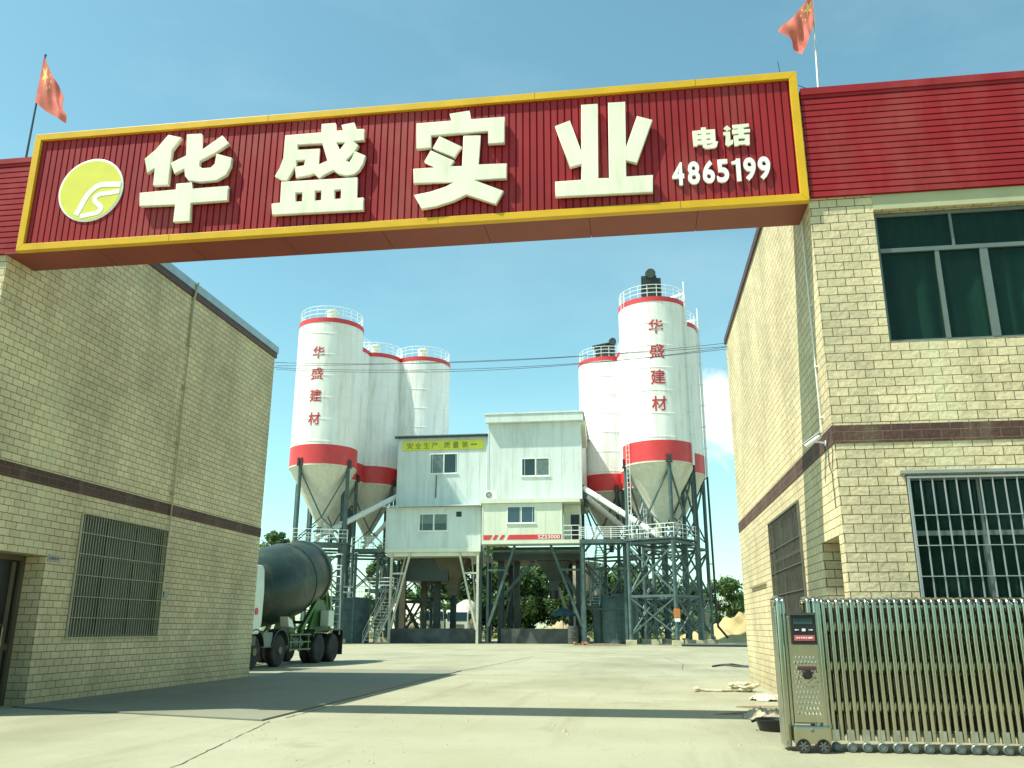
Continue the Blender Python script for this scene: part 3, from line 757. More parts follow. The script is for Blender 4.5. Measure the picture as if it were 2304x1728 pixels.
GL = {
 'hua': [[(-7.914, 9.732), (-7.658, 9.662), (-7.808, 9.416), (-7.799, 8.735), (-8.083, 8.752), (-8.092, 9.09), (-8.224, 8.998), (-8.304, 9.289), (-8.115, 9.457)], [(-7.561, 9.712), (-7.286, 9.704), (-7.259, 9.366), (-6.892, 9.631), (-6.743, 9.464), (-6.996, 9.295), (-7.258, 9.161), (-7.256, 9.057), (-7.196, 9.013), (-7.043, 9.014), (-6.974, 9.083), (-6.963, 9.277), (-6.673, 9.178), (-6.678, 9.011), (-6.738, 8.855), (-6.91, 8.757), (-7.213, 8.748), (-7.432, 8.797), (-7.504, 8.883), (-7.536, 9.031), (-7.711, 8.947), (-7.799, 9.166), (-7.525, 9.29)], [(-7.648, 8.749), (-7.366, 8.753), (-7.347, 8.631), (-6.686, 8.635), (-6.674, 8.359), (-7.337, 8.354), (-7.314, 8.014), (-7.623, 8.02), (-7.625, 8.35), (-8.287, 8.366), (-8.311, 8.623), (-7.644, 8.637)]] ,
 'sheng': [[(-5.729, 9.533), (-5.078, 9.535), (-5.083, 9.699), (-4.837, 9.701), (-4.822, 9.545), (-4.693, 9.543), (-4.726, 9.648), (-4.502, 9.68), (-4.459, 9.546), (-4.316, 9.537), (-4.305, 9.319), (-4.488, 9.313), (-4.398, 9.227), (-4.476, 9.09), (-4.609, 8.957), (-4.548, 8.915), (-4.505, 8.99), (-4.459, 9.118), (-4.267, 9.021), (-4.3, 8.872), (-4.364, 8.751), (-4.453, 8.676), (-4.592, 8.665), (-4.724, 8.71), (-4.823, 8.787), (-4.971, 8.716), (-5.061, 8.654), (-5.162, 8.75), (-5.255, 8.719), (-5.477, 8.699), (-5.508, 8.895), (-5.63, 8.652), (-5.726, 8.66), (-5.856, 8.754), (-5.781, 8.901), (-5.73, 9.09)], [(-5.49, 9.327), (-5.052, 9.321), (-4.935, 8.977), (-5.102, 8.911), (-5.09, 9.222), (-5.483, 9.231)], [(-5.489, 9.025), (-5.336, 9.026), (-5.346, 8.918), (-5.488, 8.906)], [(-4.79, 9.311), (-4.635, 9.309), (-4.733, 9.162)], [(-5.73, 8.636), (-4.392, 8.621), (-4.385, 8.234), (-4.267, 8.238), (-4.255, 8.003), (-5.847, 8.029), (-5.87, 8.237), (-5.717, 8.244)], [(-5.458, 8.413), (-5.339, 8.411), (-5.333, 8.241), (-5.451, 8.244)], [(-5.116, 8.421), (-5.005, 8.421), (-4.999, 8.238), (-5.113, 8.238)], [(-4.776, 8.412), (-4.662, 8.416), (-4.655, 8.241), (-4.768, 8.244)]] ,
 'shi': [[(-2.834, 9.694), (-2.494, 9.726), (-2.468, 9.56), (-1.895, 9.555), (-1.893, 9.065), (-2.17, 9.07), (-2.172, 9.309), (-3.142, 9.307), (-3.136, 9.076), (-3.392, 9.074), (-3.4, 9.56), (-2.796, 9.561)], [(-2.998, 9.28), (-2.619, 9.056), (-2.733, 8.853), (-3.109, 9.067)], [(-3.14, 9.024), (-2.732, 8.801), (-2.8, 8.7), (-2.601, 8.687), (-2.587, 9.253), (-2.298, 9.238), (-2.329, 8.697), (-1.857, 8.678), (-1.856, 8.404), (-2.392, 8.414), (-1.906, 8.181), (-2.031, 7.946), (-2.522, 8.157), (-2.734, 8.06), (-3.011, 7.983), (-3.267, 7.953), (-3.399, 8.216), (-3.136, 8.254), (-2.88, 8.324), (-2.707, 8.413), (-3.418, 8.435), (-3.427, 8.701), (-3.036, 8.7), (-3.247, 8.823)]] ,
 'ye': [[(-1.051, 9.299), (-0.808, 9.385), (-0.631, 8.799), (-0.614, 9.66), (-0.345, 9.657), (-0.371, 8.29), (-0.197, 8.279), (-0.173, 9.658), (0.105, 9.654), (0.087, 8.809), (0.286, 9.368), (0.532, 9.277), (0.253, 8.508), (0.084, 8.573), (0.074, 8.286), (0.497, 8.281), (0.484, 7.98), (-1.066, 8.013), (-1.063, 8.28), (-0.642, 8.282), (-0.636, 8.568), (-0.823, 8.52)]] ,
 'dian': [[(1.16, 9.055), (1.296, 9.058), (1.299, 9.105), (1.376, 9.105), (1.373, 9.061), (1.513, 9.058), (1.512, 8.837), (1.55, 8.834), (1.527, 8.743), (1.483, 8.718), (1.348, 8.715), (1.304, 8.753), (1.306, 8.796), (1.226, 8.803), (1.225, 8.774), (1.157, 8.775)], [(1.233, 8.992), (1.297, 8.994), (1.295, 8.971), (1.232, 8.97)], [(1.373, 8.992), (1.437, 8.996), (1.436, 8.972), (1.372, 8.97)], [(1.231, 8.894), (1.295, 8.896), (1.294, 8.873), (1.23, 8.871)], [(1.376, 8.898), (1.435, 8.898), (1.434, 8.874), (1.374, 8.872)], [(1.375, 8.805), (1.464, 8.807), (1.454, 8.789), (1.377, 8.781)]] ,
 'huat': [[(1.707, 9.11), (1.766, 9.041), (1.7, 9.007), (1.653, 9.066)], [(1.644, 8.993), (1.746, 8.994), (1.743, 8.832), (1.782, 8.848), (1.781, 8.775), (1.698, 8.724), (1.659, 8.771), (1.674, 8.931), (1.64, 8.934)], [(1.791, 9.108), (2.044, 9.115), (2.049, 9.06), (1.96, 9.046), (1.962, 9.019), (2.058, 9.015), (2.056, 8.957), (1.957, 8.953), (1.959, 8.921), (2.044, 8.918), (2.036, 8.73), (1.979, 8.732), (1.968, 8.745), (1.863, 8.746), (1.862, 8.73), (1.795, 8.726), (1.799, 8.915), (1.875, 8.919), (1.881, 8.945), (1.776, 8.942), (1.781, 9.02), (1.874, 9.022), (1.875, 9.038), (1.791, 9.044)], [(1.871, 8.855), (1.971, 8.854), (1.964, 8.813), (1.868, 8.812)]] ,
}
YA, YB = 12.345, 12.425
for k in ('hua', 'sheng', 'shi', 'ye'):
    finish('character', outline_bm(GL[k], YA, YB, .008), M['letter'], sg, world=True)
for k in ('dian', 'huat'):
    finish('character', outline_bm(GL[k], 12.41, 12.448, .003), M['letter'], sg, world=True)
for ch, x in zip('4865199', (.894, 1.138, 1.370, 1.590, 1.797, 2.004, 2.226)):
    if ch == '1': b_ = outline_bm([[(1.812, 8.502), (1.866, 8.502), (1.866, 8.105), (1.795, 8.105), (1.795, 8.405), (1.735, 8.405), (1.735, 8.452), (1.788, 8.468)]], 12.41, 12.448, .003)
    else: b_ = move_bm(glyph_bm(ch, w=.186, h=.405, depth=.038, bold=.03), (x, 12.429, 8.304))
    finish('numeral', b_, M['logo_white'], sg, world=True)
fj = MB()
for x in (-6.1, -1.4, 1.25):
    fj.box(x, x + .006, 12.3985, 12.402, BZ1 - fw, BZ1)
for x in (-7.7, -3.0, .9):
    fj.box(x, x + .006, 12.3985, 12.402, BZ0, BZ0 + fw)
fj.build('frame_joint', M['dark_trim'], sg)
# studs behind the raised characters
stb = MB()
for xx, zz in ((-7.95, 8.5), (-7.1, 8.95), (-7.55, 8.1), (-5.3, 8.95), (-5.3, 8.2), (-2.6, 9.2), (-2.6, 8.5), (-.4, 8.9), (-.4, 8.2)):
    stb.cyl((xx, 12.42, zz), (xx, 12.457, zz), .02, n=8)
stb.build('stud', M['alu'], sg)
# round emblem
LXc, LZc, LR = -9.32, 8.80, .615
eb = MB(); eb.lathe([(0.001, 12.435), (LR - .01, 12.435), (LR, 12.44), (LR, 12.454), (0.001, 12.454)], (LXc, 0, LZc), 72, 'y')
for v in eb.bm.verts: pass
em = eb.build('emblem', M['logo_white'], sg, smooth=True)
eb = MB(); eb.lathe([(0.001, 12.430), (LR - .035, 12.430), (LR - .035, 12.434), (0.001, 12.434)], (LXc, 0, LZc), 72, 'y')
eb.build('emblem_field', M['logo_green'], em)
def ribbon(mid, wid):
    L_, R_ = [], []
    for i, p in enumerate(mid):
        a = Vector(mid[max(i - 1, 0)]); b = Vector(mid[min(i + 1, len(mid) - 1)])
        d_ = (b - a).normalized(); nn = Vector((-d_.y, d_.x))
        w_ = wid[i] / 2
        L_.append(tuple(Vector(p) + nn * w_)); R_.append(tuple(Vector(p) - nn * w_))
    return L_ + R_[::-1]
def smooth_path(pts, n=6):
    out = []
    for i in range(len(pts) - 1):
        p0, p1, p2, p3 = (Vector(pts[max(0, min(len(pts) - 1, j))]) for j in (i - 1, i, i + 1, i + 2))
        for k in range(n):
            t = k / n
            out.append(0.5 * ((2 * p1) + (p2 - p0) * t + (2 * p0 - 5 * p1 + 4 * p2 - p3) * t * t + (3 * p1 - p0 - 3 * p2 + p3) * t ** 3))
    out.append(Vector(pts[-1]))
    return [tuple(p) for p in out]
e1 = smooth_path([(-8.75, 8.865), (-8.95, 8.88), (-9.14, 8.88), (-9.28, 8.80), (-9.39, 8.65), (-9.46, 8.47), (-9.53, 8.32)])
e2 = smooth_path([(-8.76, 8.735), (-8.95, 8.71), (-9.12, 8.70), (-9.205, 8.64), (-9.19, 8.56), (-9.11, 8.49), (-9.06, 8.42), (-9.12, 8.345), (-9.28, 8.315), (-9.44, 8.29)])
for pts, w0 in ((e1, .10), (e2, .085)):
    lp = [p for p in ribbon(pts, [w0] * len(pts))]
    lp = [(x, z) if math.hypot(x - LXc, z - LZc) < LR - .03 else (LXc + (x - LXc) * (LR - .03) / math.hypot(x - LXc, z - LZc), LZc + (z - LZc) * (LR - .03) / math.hypot(x - LXc, z - LZc)) for x, z in lp]
    finish('emblem_stroke', outline_bm([lp], 12.4255, 12.4295, .0005), M['logo_white'], em, world=True)

# ------------------------------------------------------------------ flags
def star_hit(u, v, cx, cz, r, rot=0.0):
    dx, dz = u - cx, v - cz
    d_ = math.hypot(dx, dz)
    if d_ > r: return False
    a = (math.atan2(dx, dz) + rot) % (2 * math.pi / 5)
    if a > math.pi / 5: a = 2 * math.pi / 5 - a
    ri = r * .382
    # edge from (r, 0) to (ri, pi/5)
    x1, y1, x2, y2 = r, 0, ri * math.cos(math.pi / 5), ri * math.sin(math.pi / 5)
    px, py = d_ * math.cos(a), d_ * math.sin(a)
    return (x2 - x1) * (py - y1) - (y2 - y1) * (px - x1) > 0
def flag(label, y, base, top, HT, HB, FB, FT, seed, mats, amp):
    root = thing('flagpole', label, 'flag', (base[0], y, base[1]))
    mb = MB(); mb.tube([(base[0], y, base[1] - .35), (top[0], y, top[1])], [.022, .014], 8)
    mb.lathe([(0.001, top[1] + .03), (.022, top[1] + .015), (.022, top[1] - .01), (0.001, top[1] - .01)], (top[0], y, 0), 10)
    mb.build('pole', mats[0], root, smooth=True)
    bm = bmesh.new(); N, K = 90, 60
    rnd = random.Random(seed); grid = []
    for i in range(N + 1):
        s = i / N; row = []
        for j in range(K + 1):
            t = j / K
            top_ = Vector(HT).lerp(Vector(FT), s); bot = Vector(HB).lerp(Vector(FB), s)
            # sagging, crumpled edges
            p = top_.lerp(bot, t)
            sag = math.sin(math.pi * s) * .035
            fold = math.sin(s * 9 + t * 3.1 + seed) * .5 + math.sin(s * 17 - t * 5 + seed * 2) * .28 + math.sin((s * 3 - t * 6.5) + seed) * .5
            e = s ** .7
            p = p + Vector((math.sin(t * 9 + seed) * .03 * e * s, -sag + math.sin(s * 11 + seed) * .02 * s + (rnd.uniform(-.012, .012) if i == N else 0)))
            row.append(bm.verts.new((p.x, y - .03 + amp * fold * e, p.y)))
        grid.append(row)
    for i in range(N):
        for j in range(K):
            f = bm.faces.new((grid[i][j], grid[i + 1][j], grid[i + 1][j + 1], grid[i][j + 1]))
            u, v = (i + .5) / N * 1.5, 1 - (j + .5) / K
            hit = star_hit(u, v, .27, .73, .23)
            for cx, cz in ((.5, .9), (.6, .8), (.6, .65), (.5, .55)):
                hit = hit or star_hit(u, v, cx, cz, .055, .4)
            if hit: f.material_index = 1
    finish('flag', bm, [M['flag'], M['flag_star']], root, smooth=True, recalc=False, world=True)
    mb = MB(); mb.tube([(HT[0], y - .02, HT[1]), (base[0] + .03, y - .02, base[1] + .2)], .004, 5); mb.build('halyard', M['wire'], root)
    return root
flag('faded red flag with a yellow star drooping rightward from the pole on the shaded house', 12.7, (-10.94, 9.62), (-10.905, 11.95),
     (-10.905, 11.90), (-10.93, 10.90), (-10.20, 10.40), (-10.36, 10.98), 1, (M['steel'],), .055)
flag('frayed red flag blowing leftward from the pole on the sunlit house', 12.7, (3.22, 9.6), (3.315, 11.80),
     (3.30, 11.66), (3.285, 11.10), (3.03, 10.50), (2.72, 11.00), 4, (M['rail'],), .06)
gb = MB(); gb.tube([(2.7, 12.75, 10.1), (3.2, 12.7, 9.78)], .006, 5); gb.tube([(2.66, 12.6, 9.95), (2.62, 12.6, 10.35)], .006, 5)
tag(gb.build('guy_wire', M['wire']), 'thin dark wire from the beam top to the right flagpole foot', 'wire')

# ------------------------------------------------------------------ overhead cables
def sagging(p, q, sag, n=24):
    p, q = Vector(p), Vector(q)
    return [p.lerp(q, i / n) - Vector((0, 0, sag * 4 * (i / n) * (1 - i / n))) for i in range(n + 1)]
for i, (za, zb, sg_, y, lb_) in enumerate(((9.26, 9.27, .26, 24.02, 'uppermost'), (9.10, 9.10, .30, 24.05, 'lowest'), (9.20, 9.22, .12, 24.2, 'straightest'), (9.12, 9.24, .36, 24.3, 'slackest'))):
    mb = MB(); mb.tube(sagging((LX - .05, y - .0, za), (RX + .05, y, zb), sg_), .0075, 6)
    tag(mb.build('overhead_cable', M['wire']), lb_ + ' of the thin dark cables strung across the yard between the two brick houses', 'cable', 'cables strung between the brick houses')

# ------------------------------------------------------------------ retractable gate
gt = thing('retractable_gate', 'folding stainless steel gate on small wheels in front of the sunlit house', 'gate', (2, 10.9, 0))
def u_frame(x, r):
    mb = MB(); pts = [(x, 10.88, .13), (x, 10.88, 1.60), (x, 10.885, 1.64), (x, 10.905, 1.668), (x, 10.94, 1.68),
                      (x, 11.26, 1.68), (x, 11.295, 1.668), (x, 11.315, 1.64), (x, 11.32, 1.60), (x, 11.32, .13)]
    mb.tube(pts, r, 12); return mb
def caster(mb, x, y, r, w):
    mb.lathe([(.012, y - w), (r * .55, y - w - .004), (r * .62, y - w + .006), (r * .8, y - w - .002), (r, y - w + .012), (r, y + w), (.012, y + w)], (x, 0, r + .006), 20, 'y')
i = 0
x = 2.17
while x < 5.6:
    f = u_frame(x, .0265).build('gate_frame', M['stainless'], gt, smooth=True)
    mb = MB(); mb.box(x + .018, x + .064, 11.02, 11.04, .16, 1.60); mb.box(x - .02, x + .026, 11.17, 11.19, .16, 1.60); mb.build('inner_post', M['brown_steel'], f)  # inner strips close the gaps; their dark colour stands in for shade there
    if i % 2 == 0:
        mb = MB(); mb.box(x - .03, x + .05, 10.855, 10.905, .125, .245); mb.build('wheel_shoe', M['stainless_rough'], f, bevel=.006)
        mb = MB(); caster(mb, x + .01, 10.86, .056, .022); mb.build('wheel', M['alu'], f, smooth=True)
    i += 1; x += .0825
for z in (.38, .82, 1.26):
    for yy in (10.915, 11.285):
        lk = MB(); x = 2.17
        while x < 5.5:
            lk.beam((x, yy, z), (x + .0825, yy, z + .22), .010, .022); lk.beam((x, yy + .012, z + .22), (x + .0825, yy + .012, z), .010, .022)
            x += .0825
        lk.build('lattice_link', M['stainless'], gt)
lk = MB(); lk.beam((2.1, 10.9, 1.60), (5.6, 10.9, 1.60), .014, .03); lk.beam((2.1, 11.3, 1.60), (5.6, 11.3, 1.60), .014, .03); lk.build('top_rail', M['stainless'], gt)
# drive head
hb = MB(); hb.box(1.735, 2.085, 10.83, 11.25, .30, 1.49)
hd = hb.build('drive_head', M['stainless'], gt, bevel=.02)
def post(x, r):
    mb = MB(); mb.tube([(x, 10.86, .12), (x, 10.86, 1.62), (x, 10.865, 1.66), (x, 10.89, 1.685), (x, 10.93, 1.69), (x, 11.15, 1.69), (x, 11.19, 1.685), (x, 11.215, 1.66), (x, 11.22, 1.62), (x, 11.22, .12)], r, 14)
    mb.build('head_post', M['stainless'], gt, smooth=True)
post(1.66, .038); post(1.715, .022); post(2.00, .03); post(2.075, .035); post(2.115, .022)
hb = MB(); hb.box(1.615, 1.70, 10.90, 11.18, .05, 1.60); hb.build('head_side', M['stainless_rough'], gt, bevel=.012)
hb = MB(); hb.box(1.775, 2.055, 10.79, 10.828, 1.17, 1.50); dp = hb.build('display_box', M['black'], hd, bevel=.008)
hb = MB(); hb.box(1.77, 2.06, 10.765, 10.84, 1.502, 1.53); hb.build('display_hood', M['dark_trim'], hd)
hb = MB()
for j in range(7): hb.box(1.805 + j * .031, 1.832 + j * .031, 10.785, 10.789, 1.40, 1.462)
hb.build('digit_window', M['lcd'], hd)
hb = MB(); hb.box(1.80, 2.03, 10.785, 10.789, 1.215, 1.275); hb.build('sign_strip', M['led_red'], hd)
hb = MB()
for j in range(5): hb.box(1.825 + j * .026, 1.840 + j * .026, 10.781, 10.7845, 1.238, 1.254)
hb.box(1.958, 2.005, 10.781, 10.7845, 1.238, 1.254)
hb.prism([(1.81, 1.335), (1.83, 1.345), (1.83, 1.339), (1.86, 1.339), (1.86, 1.331), (1.83, 1.331), (1.83, 1.325)], 'y', 10.784, 10.789)
hb.prism([(2.02, 1.335), (2.00, 1.345), (2.00, 1.339), (1.97, 1.339), (1.97, 1.331), (2.00, 1.331), (2.00, 1.325)], 'y', 10.784, 10.789)
hb.box(1.895, 1.935, 10.784, 10.789, 1.320, 1.350)
hb.build('display_mark', M['rail'], hd)
hb = MB()                                                        # embossed diamond plate
for j in range(7):
    for q in range(12):
        cx, cz = 1.79 + j * .04 + (q % 2) * .02, .42 + q * .055
        if cx > 2.05: continue
        pts = [(cx - .017, cz), (cx, cz - .024), (cx + .017, cz), (cx, cz + .024)]
        va = [hb.v((p[0], 10.829, p[1])) for p in pts]; t_ = hb.v((cx, 10.818, cz))
        for e in range(4): hb.face([va[e], va[(e + 1) % 4], t_])
hb.build('embossed_plate', M['stainless'], hd)
hb = MB(); hb.box(1.815, 2.025, 10.800, 10.816, .885, .93); hb.build('emblem_bar', M['fascia'], hd, bevel=.006)
hb = MB(); hb.lathe([(.001, 10.795), (.045, 10.80), (.056, 10.816), (.001, 10.816)], (1.92, 0, .84), 24, 'y'); hb.build('emblem_boss', M['black'], hd, smooth=True)
hb = MB(); hb.prism([(1.82, .78), (1.92, .70), (2.02, .78), (1.99, .80), (1.92, .745), (1.85, .80)], 'y', 10.805, 10.817); hb.build('emblem_chevron', M['stainless'], hd)
hb = MB(); hb.box(1.70, 2.10, 10.70, 10.86, .10, .29); bp_ = hb.build('bumper', M['stainless'], hd, bevel=.022)
hb = MB(); hb.lathe([(.001, 10.690), (.018, 10.692), (.022, 10.70), (.001, 10.70)], (1.90, 0, .245), 16, 'y'); hb.build('screw', M['alu'], bp_, smooth=True)
for xx in (1.79, 2.005):
    mb = MB(); mb.lathe([(.05, 10.70), (.072, 10.692), (.08, 10.705), (.08, 10.76), (.05, 10.76)], (xx, 0, .083), 28, 'y'); w_ = mb.build('wheel', M['rubber'], gt, smooth=True)
    mb = MB(); mb.lathe([(.001, 10.70), (.018, 10.696), (.02, 10.71), (.052, 10.715), (.052, 10.745), (.001, 10.745)], (xx, 0, .083), 24, 'y')
    for a in range(6): mb.beam((xx, 10.703, .083), (xx + .05 * math.cos(a * 1.047), 10.703, .083 + .05 * math.sin(a * 1.047)), .013)
    mb.build('rim', M['alu'], w_, smooth=False)

# ------------------------------------------------------------------ silos
def glyph_on_cylinder(parent, ch, z, size, R_, ang):
    bm = glyph_bm(ch, h=size, w=size * .98, depth=.03, bold=.014)
    for v in bm.verts:
        a = ang + v.co.x / R_
        r = R_ + .012 - v.co.y
        v.co = Vector((r * math.cos(a), r * math.sin(a), z + v.co.z))
    finish('character', bm, M['char_red'], parent, world=True)
def silo(label, zt, zb, legrot, filt, letters=None, pipe=None, detail=True, group='cement silos', deck=8.6):
    root = thing('cement_silo', label, 'silo', (0, 0, 0), group=group)
    R_ = 3.05
    prof = [(R_, zb)]
    z = zb + 2.05
    seam = []
    while z < zt - .8: seam.append(z); z += 2.05
    for s in seam: prof += [(R_, s - .05), (R_ + .025, s - .03), (R_ + .025, s + .03), (R_, s + .05)]
    prof += [(R_, zt), (R_ - .15, zt + .02), (.6, zt + .35), (.001, zt + .36)]
    mb = MB(); mb.lathe(prof, n=72); mb.build('shell', M['white'], root, smooth=True)
    mb = MB(); mb.lathe([(R_ + .01, zb), (R_ + .03, zb), (R_ + .03, zb + 1.75), (R_ + .01, zb + 1.75)], n=72, cap=False); mb.build('red_band', M['silo_red'], root, smooth=True)
    mb = MB(); mb.lathe([(R_ + .01, zt - .42), (R_ + .035, zt - .42), (R_ + .035, zt + .02), (R_ + .01, zt + .02)], n=72, cap=False); mb.build('top_rim', M['silo_red'], root, smooth=True)
    mb = MB(); mb.lathe([(R_ + .02, zb + .0), (R_ + .02, zb - .14), (R_ - .06, zb - .16), (.34, zb - 5.0), (.34, zb - 5.35), (.001, zb - 5.35)], n=64); cn = mb.build('cone', M['cone'], root, smooth=True)
    mb = MB(); mb.cyl((0, 0, zb - 5.36), (0, 0, zb - 6.0), .24); mb.box(-.3, .3, -.3, .3, zb - 5.75, zb - 5.6); mb.cyl((-.55, 0, zb - 5.68), (.2, 0, zb - 5.68), .09)
    mb.build('outlet_valve', M['steel'], cn)
    # top rail
    mb = MB(); n = 22
    rr = R_ - .12
    for h in (.45, .85, 1.2):
        mb.tube([(rr * math.cos(2 * math.pi * k / 40), rr * math.sin(2 * math.pi * k / 40), zt + h) for k in range(41)], .028, 5, cap=False)
    for k in range(n):
        a = 2 * math.pi * k / n; mb.tube([(rr * math.cos(a), rr * math.sin(a), zt), (rr * math.cos(a), rr * math.sin(a), zt + 1.22)], .028, 5)
    mb.build('guard_rail', M['rail'], root)
    if filt == 'round':
        mb = MB(); mb.lathe([(.52, zt + .2), (.52, zt + 1.55), (.6, zt + 1.56), (.6, zt + 1.68), (.45, zt + 1.78), (.001, zt + 1.8)], (0, 0, 0), 24)
        for k in range(5): mb.lathe([(.52, zt + .45 + k * .25), (.545, zt + .47 + k * .25), (.52, zt + .49 + k * .25)], n=24, cap=False)
        mb.cyl((.25, -.1, zt + 1.7), (.25, -.1, zt + 1.95), .12); mb.cyl((-.2, -.1, zt + 1.7), (-.2, -.1, zt + 1.92), .1)
        mb.build('dust_filter', M['cone'], root, smooth=True)
    elif filt == 'box':
        mb = MB(); mb.box(-.85, .55, -.7, .7, zt + .25, zt + 3.0)
        for k in range(7): mb.box(-.85 + k * .2, -.80 + k * .2, -.76, -.70, zt + .4, zt + 2.9)
        mb.box(-.9, .6, -.78, .75, zt + 1.62, zt + 1.72)
        mb.lathe([(.42, -.95), (.48, -.9), (.48, -.3), (.42, -.25)], (0, 0, zt + 3.15), 24, 'y')
        mb.box(.55, .95, -.3, .5, zt + .6, zt + 2.9); mb.cyl((.2, .4, zt + 3), (.2, .4, zt + 3.45), .3)
        mb.build('dust_filter', M['dark_steel'], root)
    elif filt == 'low':
        mb = MB(); mb.box(-1.1, .5, -.7, .7, zt + .25, zt + 1.9); mb.box(.5, 1.0, -.6, .5, zt + .3, zt + 2.2)
        mb.prism([(-1.35, zt + 1.9), (.55, zt + 2.25), (.55, zt + 2.35), (-1.45, zt + 2.0)], 'y', -.85, .8)
        mb.lathe([(.34, -.9), (.4, -.85), (.4, -.2), (.34, -.15)], (.78, 0, zt + 2.45), 20, 'y')
        for k in range(6): mb.box(-1.05 + k * .28, -1.0 + k * .28, -.75, -.70, zt + .4, zt + 1.85)
        mb.build('dust_filter', M['dark_steel'], root)
    # legs, brackets, footings
    lr = R_ - .06; P = []
    for k in range(4):
        a = R(legrot + 90 * k); p = (lr * math.cos(a), lr * math.sin(a)); P.append(p)
        mb = MB(); mb.cyl((p[0], p[1], .42), (p[0], p[1], zb - .12), .17, n=14); lg = mb.build('leg', M['steel'], root, smooth=True)
        mb = MB(); mb.box(-.3, .3, -.3, .3, -.0, .03); mb.m = None
        for v in mb.bm.verts: v.co = Vector((v.co.x + p[0], v.co.y + p[1], v.co.z + zb - .15))
        mb.box(p[0] - .24, p[0] - .08, p[1] - .24, p[1] + .24, zb - .1, zb + .55); mb.box(p[0] + .08, p[0] + .24, p[1] - .24, p[1] + .24, zb - .1, zb + .55)
        mb.build('bracket', M['dark_steel'], lg)
        mb = MB(); mb.box(p[0] - .45, p[0] + .45, p[1] - .45, p[1] + .45, 0, .42); mb.build('footing', M['footing'], lg, bevel=.03)
    mb = MB()
    for k in range(4):
        a, b = P[k], P[(k + 1) % 4]
        def at_(p, z): return (p[0], p[1], z)
        mid = ((a[0] + b[0]) / 2, (a[1] + b[1]) / 2)
        for z in (3.9, deck - .35, ): mb.beam(at_(a, z), at_(b, z), .16, .2)
        mb.beam(at_(a, .8), at_(b, 3.8), .12, .1); mb.beam(at_(b, .8), at_(a, 3.8), .12, .1)
        mb.beam(at_(a, 4.1), at_(b, deck - .6), .14, .12); mb.beam(at_(b, 4.1), at_(a, deck - .6), .14, .12)
        mb.beam(at_(a, zb - .5), at_(mid, deck + 2.2), .14, .12); mb.beam(at_(b, zb - .5), at_(mid, deck + 2.2), .14, .12)
        mb.beam(at_(mid, deck + 2.2), at_(a, deck + .2), .12, .1); mb.beam(at_(mid, deck + 2.2), at_(b, deck + .2), .12, .1)
    mb.build('bracing', M['steel'], root)
    if detail:
        mb = MB(); q = [(p[0] * 1.12, p[1] * 1.12) for p in P]
        mb.prism(q, 'z', deck - .12, deck - .02); pf = mb.build('platform', M['steel'], root)
        mb = MB()
        for k in range(4):
            a, b = Vector(q[k]), Vector(q[(k + 1) % 4])
            for h in (.4, .75, 1.1): mb.tube([(a.x, a.y, deck + h), (b.x, b.y, deck + h)], .026, 5)
            for j in range(6):
                c = a.lerp(b, j / 6); mb.tube([(c.x, c.y, deck), (c.x, c.y, deck + 1.1)], .026, 5)
        mb.build('platform_rail', M['rail'], pf)
    if pipe is not None:
        a = R(pipe); rr = R_ + .2; c_, s_ = math.cos(a), math.sin(a)
        mb = MB(); mb.tube([(rr * .4 * c_, rr * .4 * s_, zt + .55), (rr * .95 * c_, rr * .95 * s_, zt + .75), (rr * c_, rr * s_, zt + .6), (rr * c_, rr * s_, zb - .2)], .11, 10)
        for s in seam: mb.box(rr * c_ - .16, rr * c_ + .16, rr * s_ - .16, rr * s_ + .16, s + .4, s + .46)
        mb.cyl((rr * c_, rr * s_, zt + .3), (rr * c_, rr * s_, zt + 1.9), .07, n=8)
        fp = mb.build('fill_pipe', M['rail'], root, smooth=True)
        mb = MB(); mb.tube([(rr * c_, rr * s_, zb - .2), (rr * c_ + .1, rr * s_, 2.2), (rr * c_ + .15, rr * s_ - .1, 1.5), (rr * c_ + .9, rr * s_ - .4, .55)], .10, 10)
        mb.beam((rr * c_ + .05, rr * s_, 6.9), (rr * c_ * .85, rr * s_ * .85, 6.9), .08); mb.build('fill_hose', M['dark_steel'], fp, smooth=True)
    # ladder up the side
    a = R(legrot + 135 if pipe is None else legrot + 200); mb = MB()
    for s in (-.22, .22):
        x_, y_ = (R_ + .18) * math.cos(a) - s * math.sin(a), (R_ + .18) * math.sin(a) + s * math.cos(a)
        mb.tube([(x_, y_, deck), (x_, y_, zt + 1.0)], .03, 5)
    z = deck + .3
    while z < zt + .9:
        p1 = [((R_ + .18) * math.cos(a) - s * math.sin(a), (R_ + .18) * math.sin(a) + s * math.cos(a), z) for s in (-.22, .22)]
        mb.tube(p1, .018, 4); z += .4
    mb.build('ladder', M['rail'], root)
    if letters:
        ang, zs, size = letters
        for ch, z in zip('华盛建材', zs): glyph_on_cylinder(root, ch, z, size, R_, R(ang))
    return root
GS = 'white cement silos with red bands'
s1 = silo('tall white silo with four red characters, left of the towers behind the mixer truck', 29.25, 15.45, -21, 'round', letters=(-90, (25.85, 23.8, 21.7, 19.55), 1.15), group=GS)
s2 = silo('white silo between the lettered left silo and the farthest one, round filter on top', 29.3, 15.45, -21, 'round', group=GS, detail=False)
s3 = copy_tree(s2); s3['label'] = 'farthest white silo left of the towers, half behind the pale house with the yellow banner'
s4 = copy_tree(s2); s4['label'] = 'white silo almost hidden behind the lettered left silo, only a red rim corner showing'
s5 = silo('tallest white silo with four red characters and a boxy dark filter, right of the towers', 29.7, 14.95, 15, 'box', letters=(-86.5, (26.9, 24.6, 22.25, 19.9), 1.3), pipe=-27, group=GS)
s6 = silo('white silo with a low dark filter, right behind the taller tower house', 29.4, 14.95, 15, 'low', group=GS, detail=False)
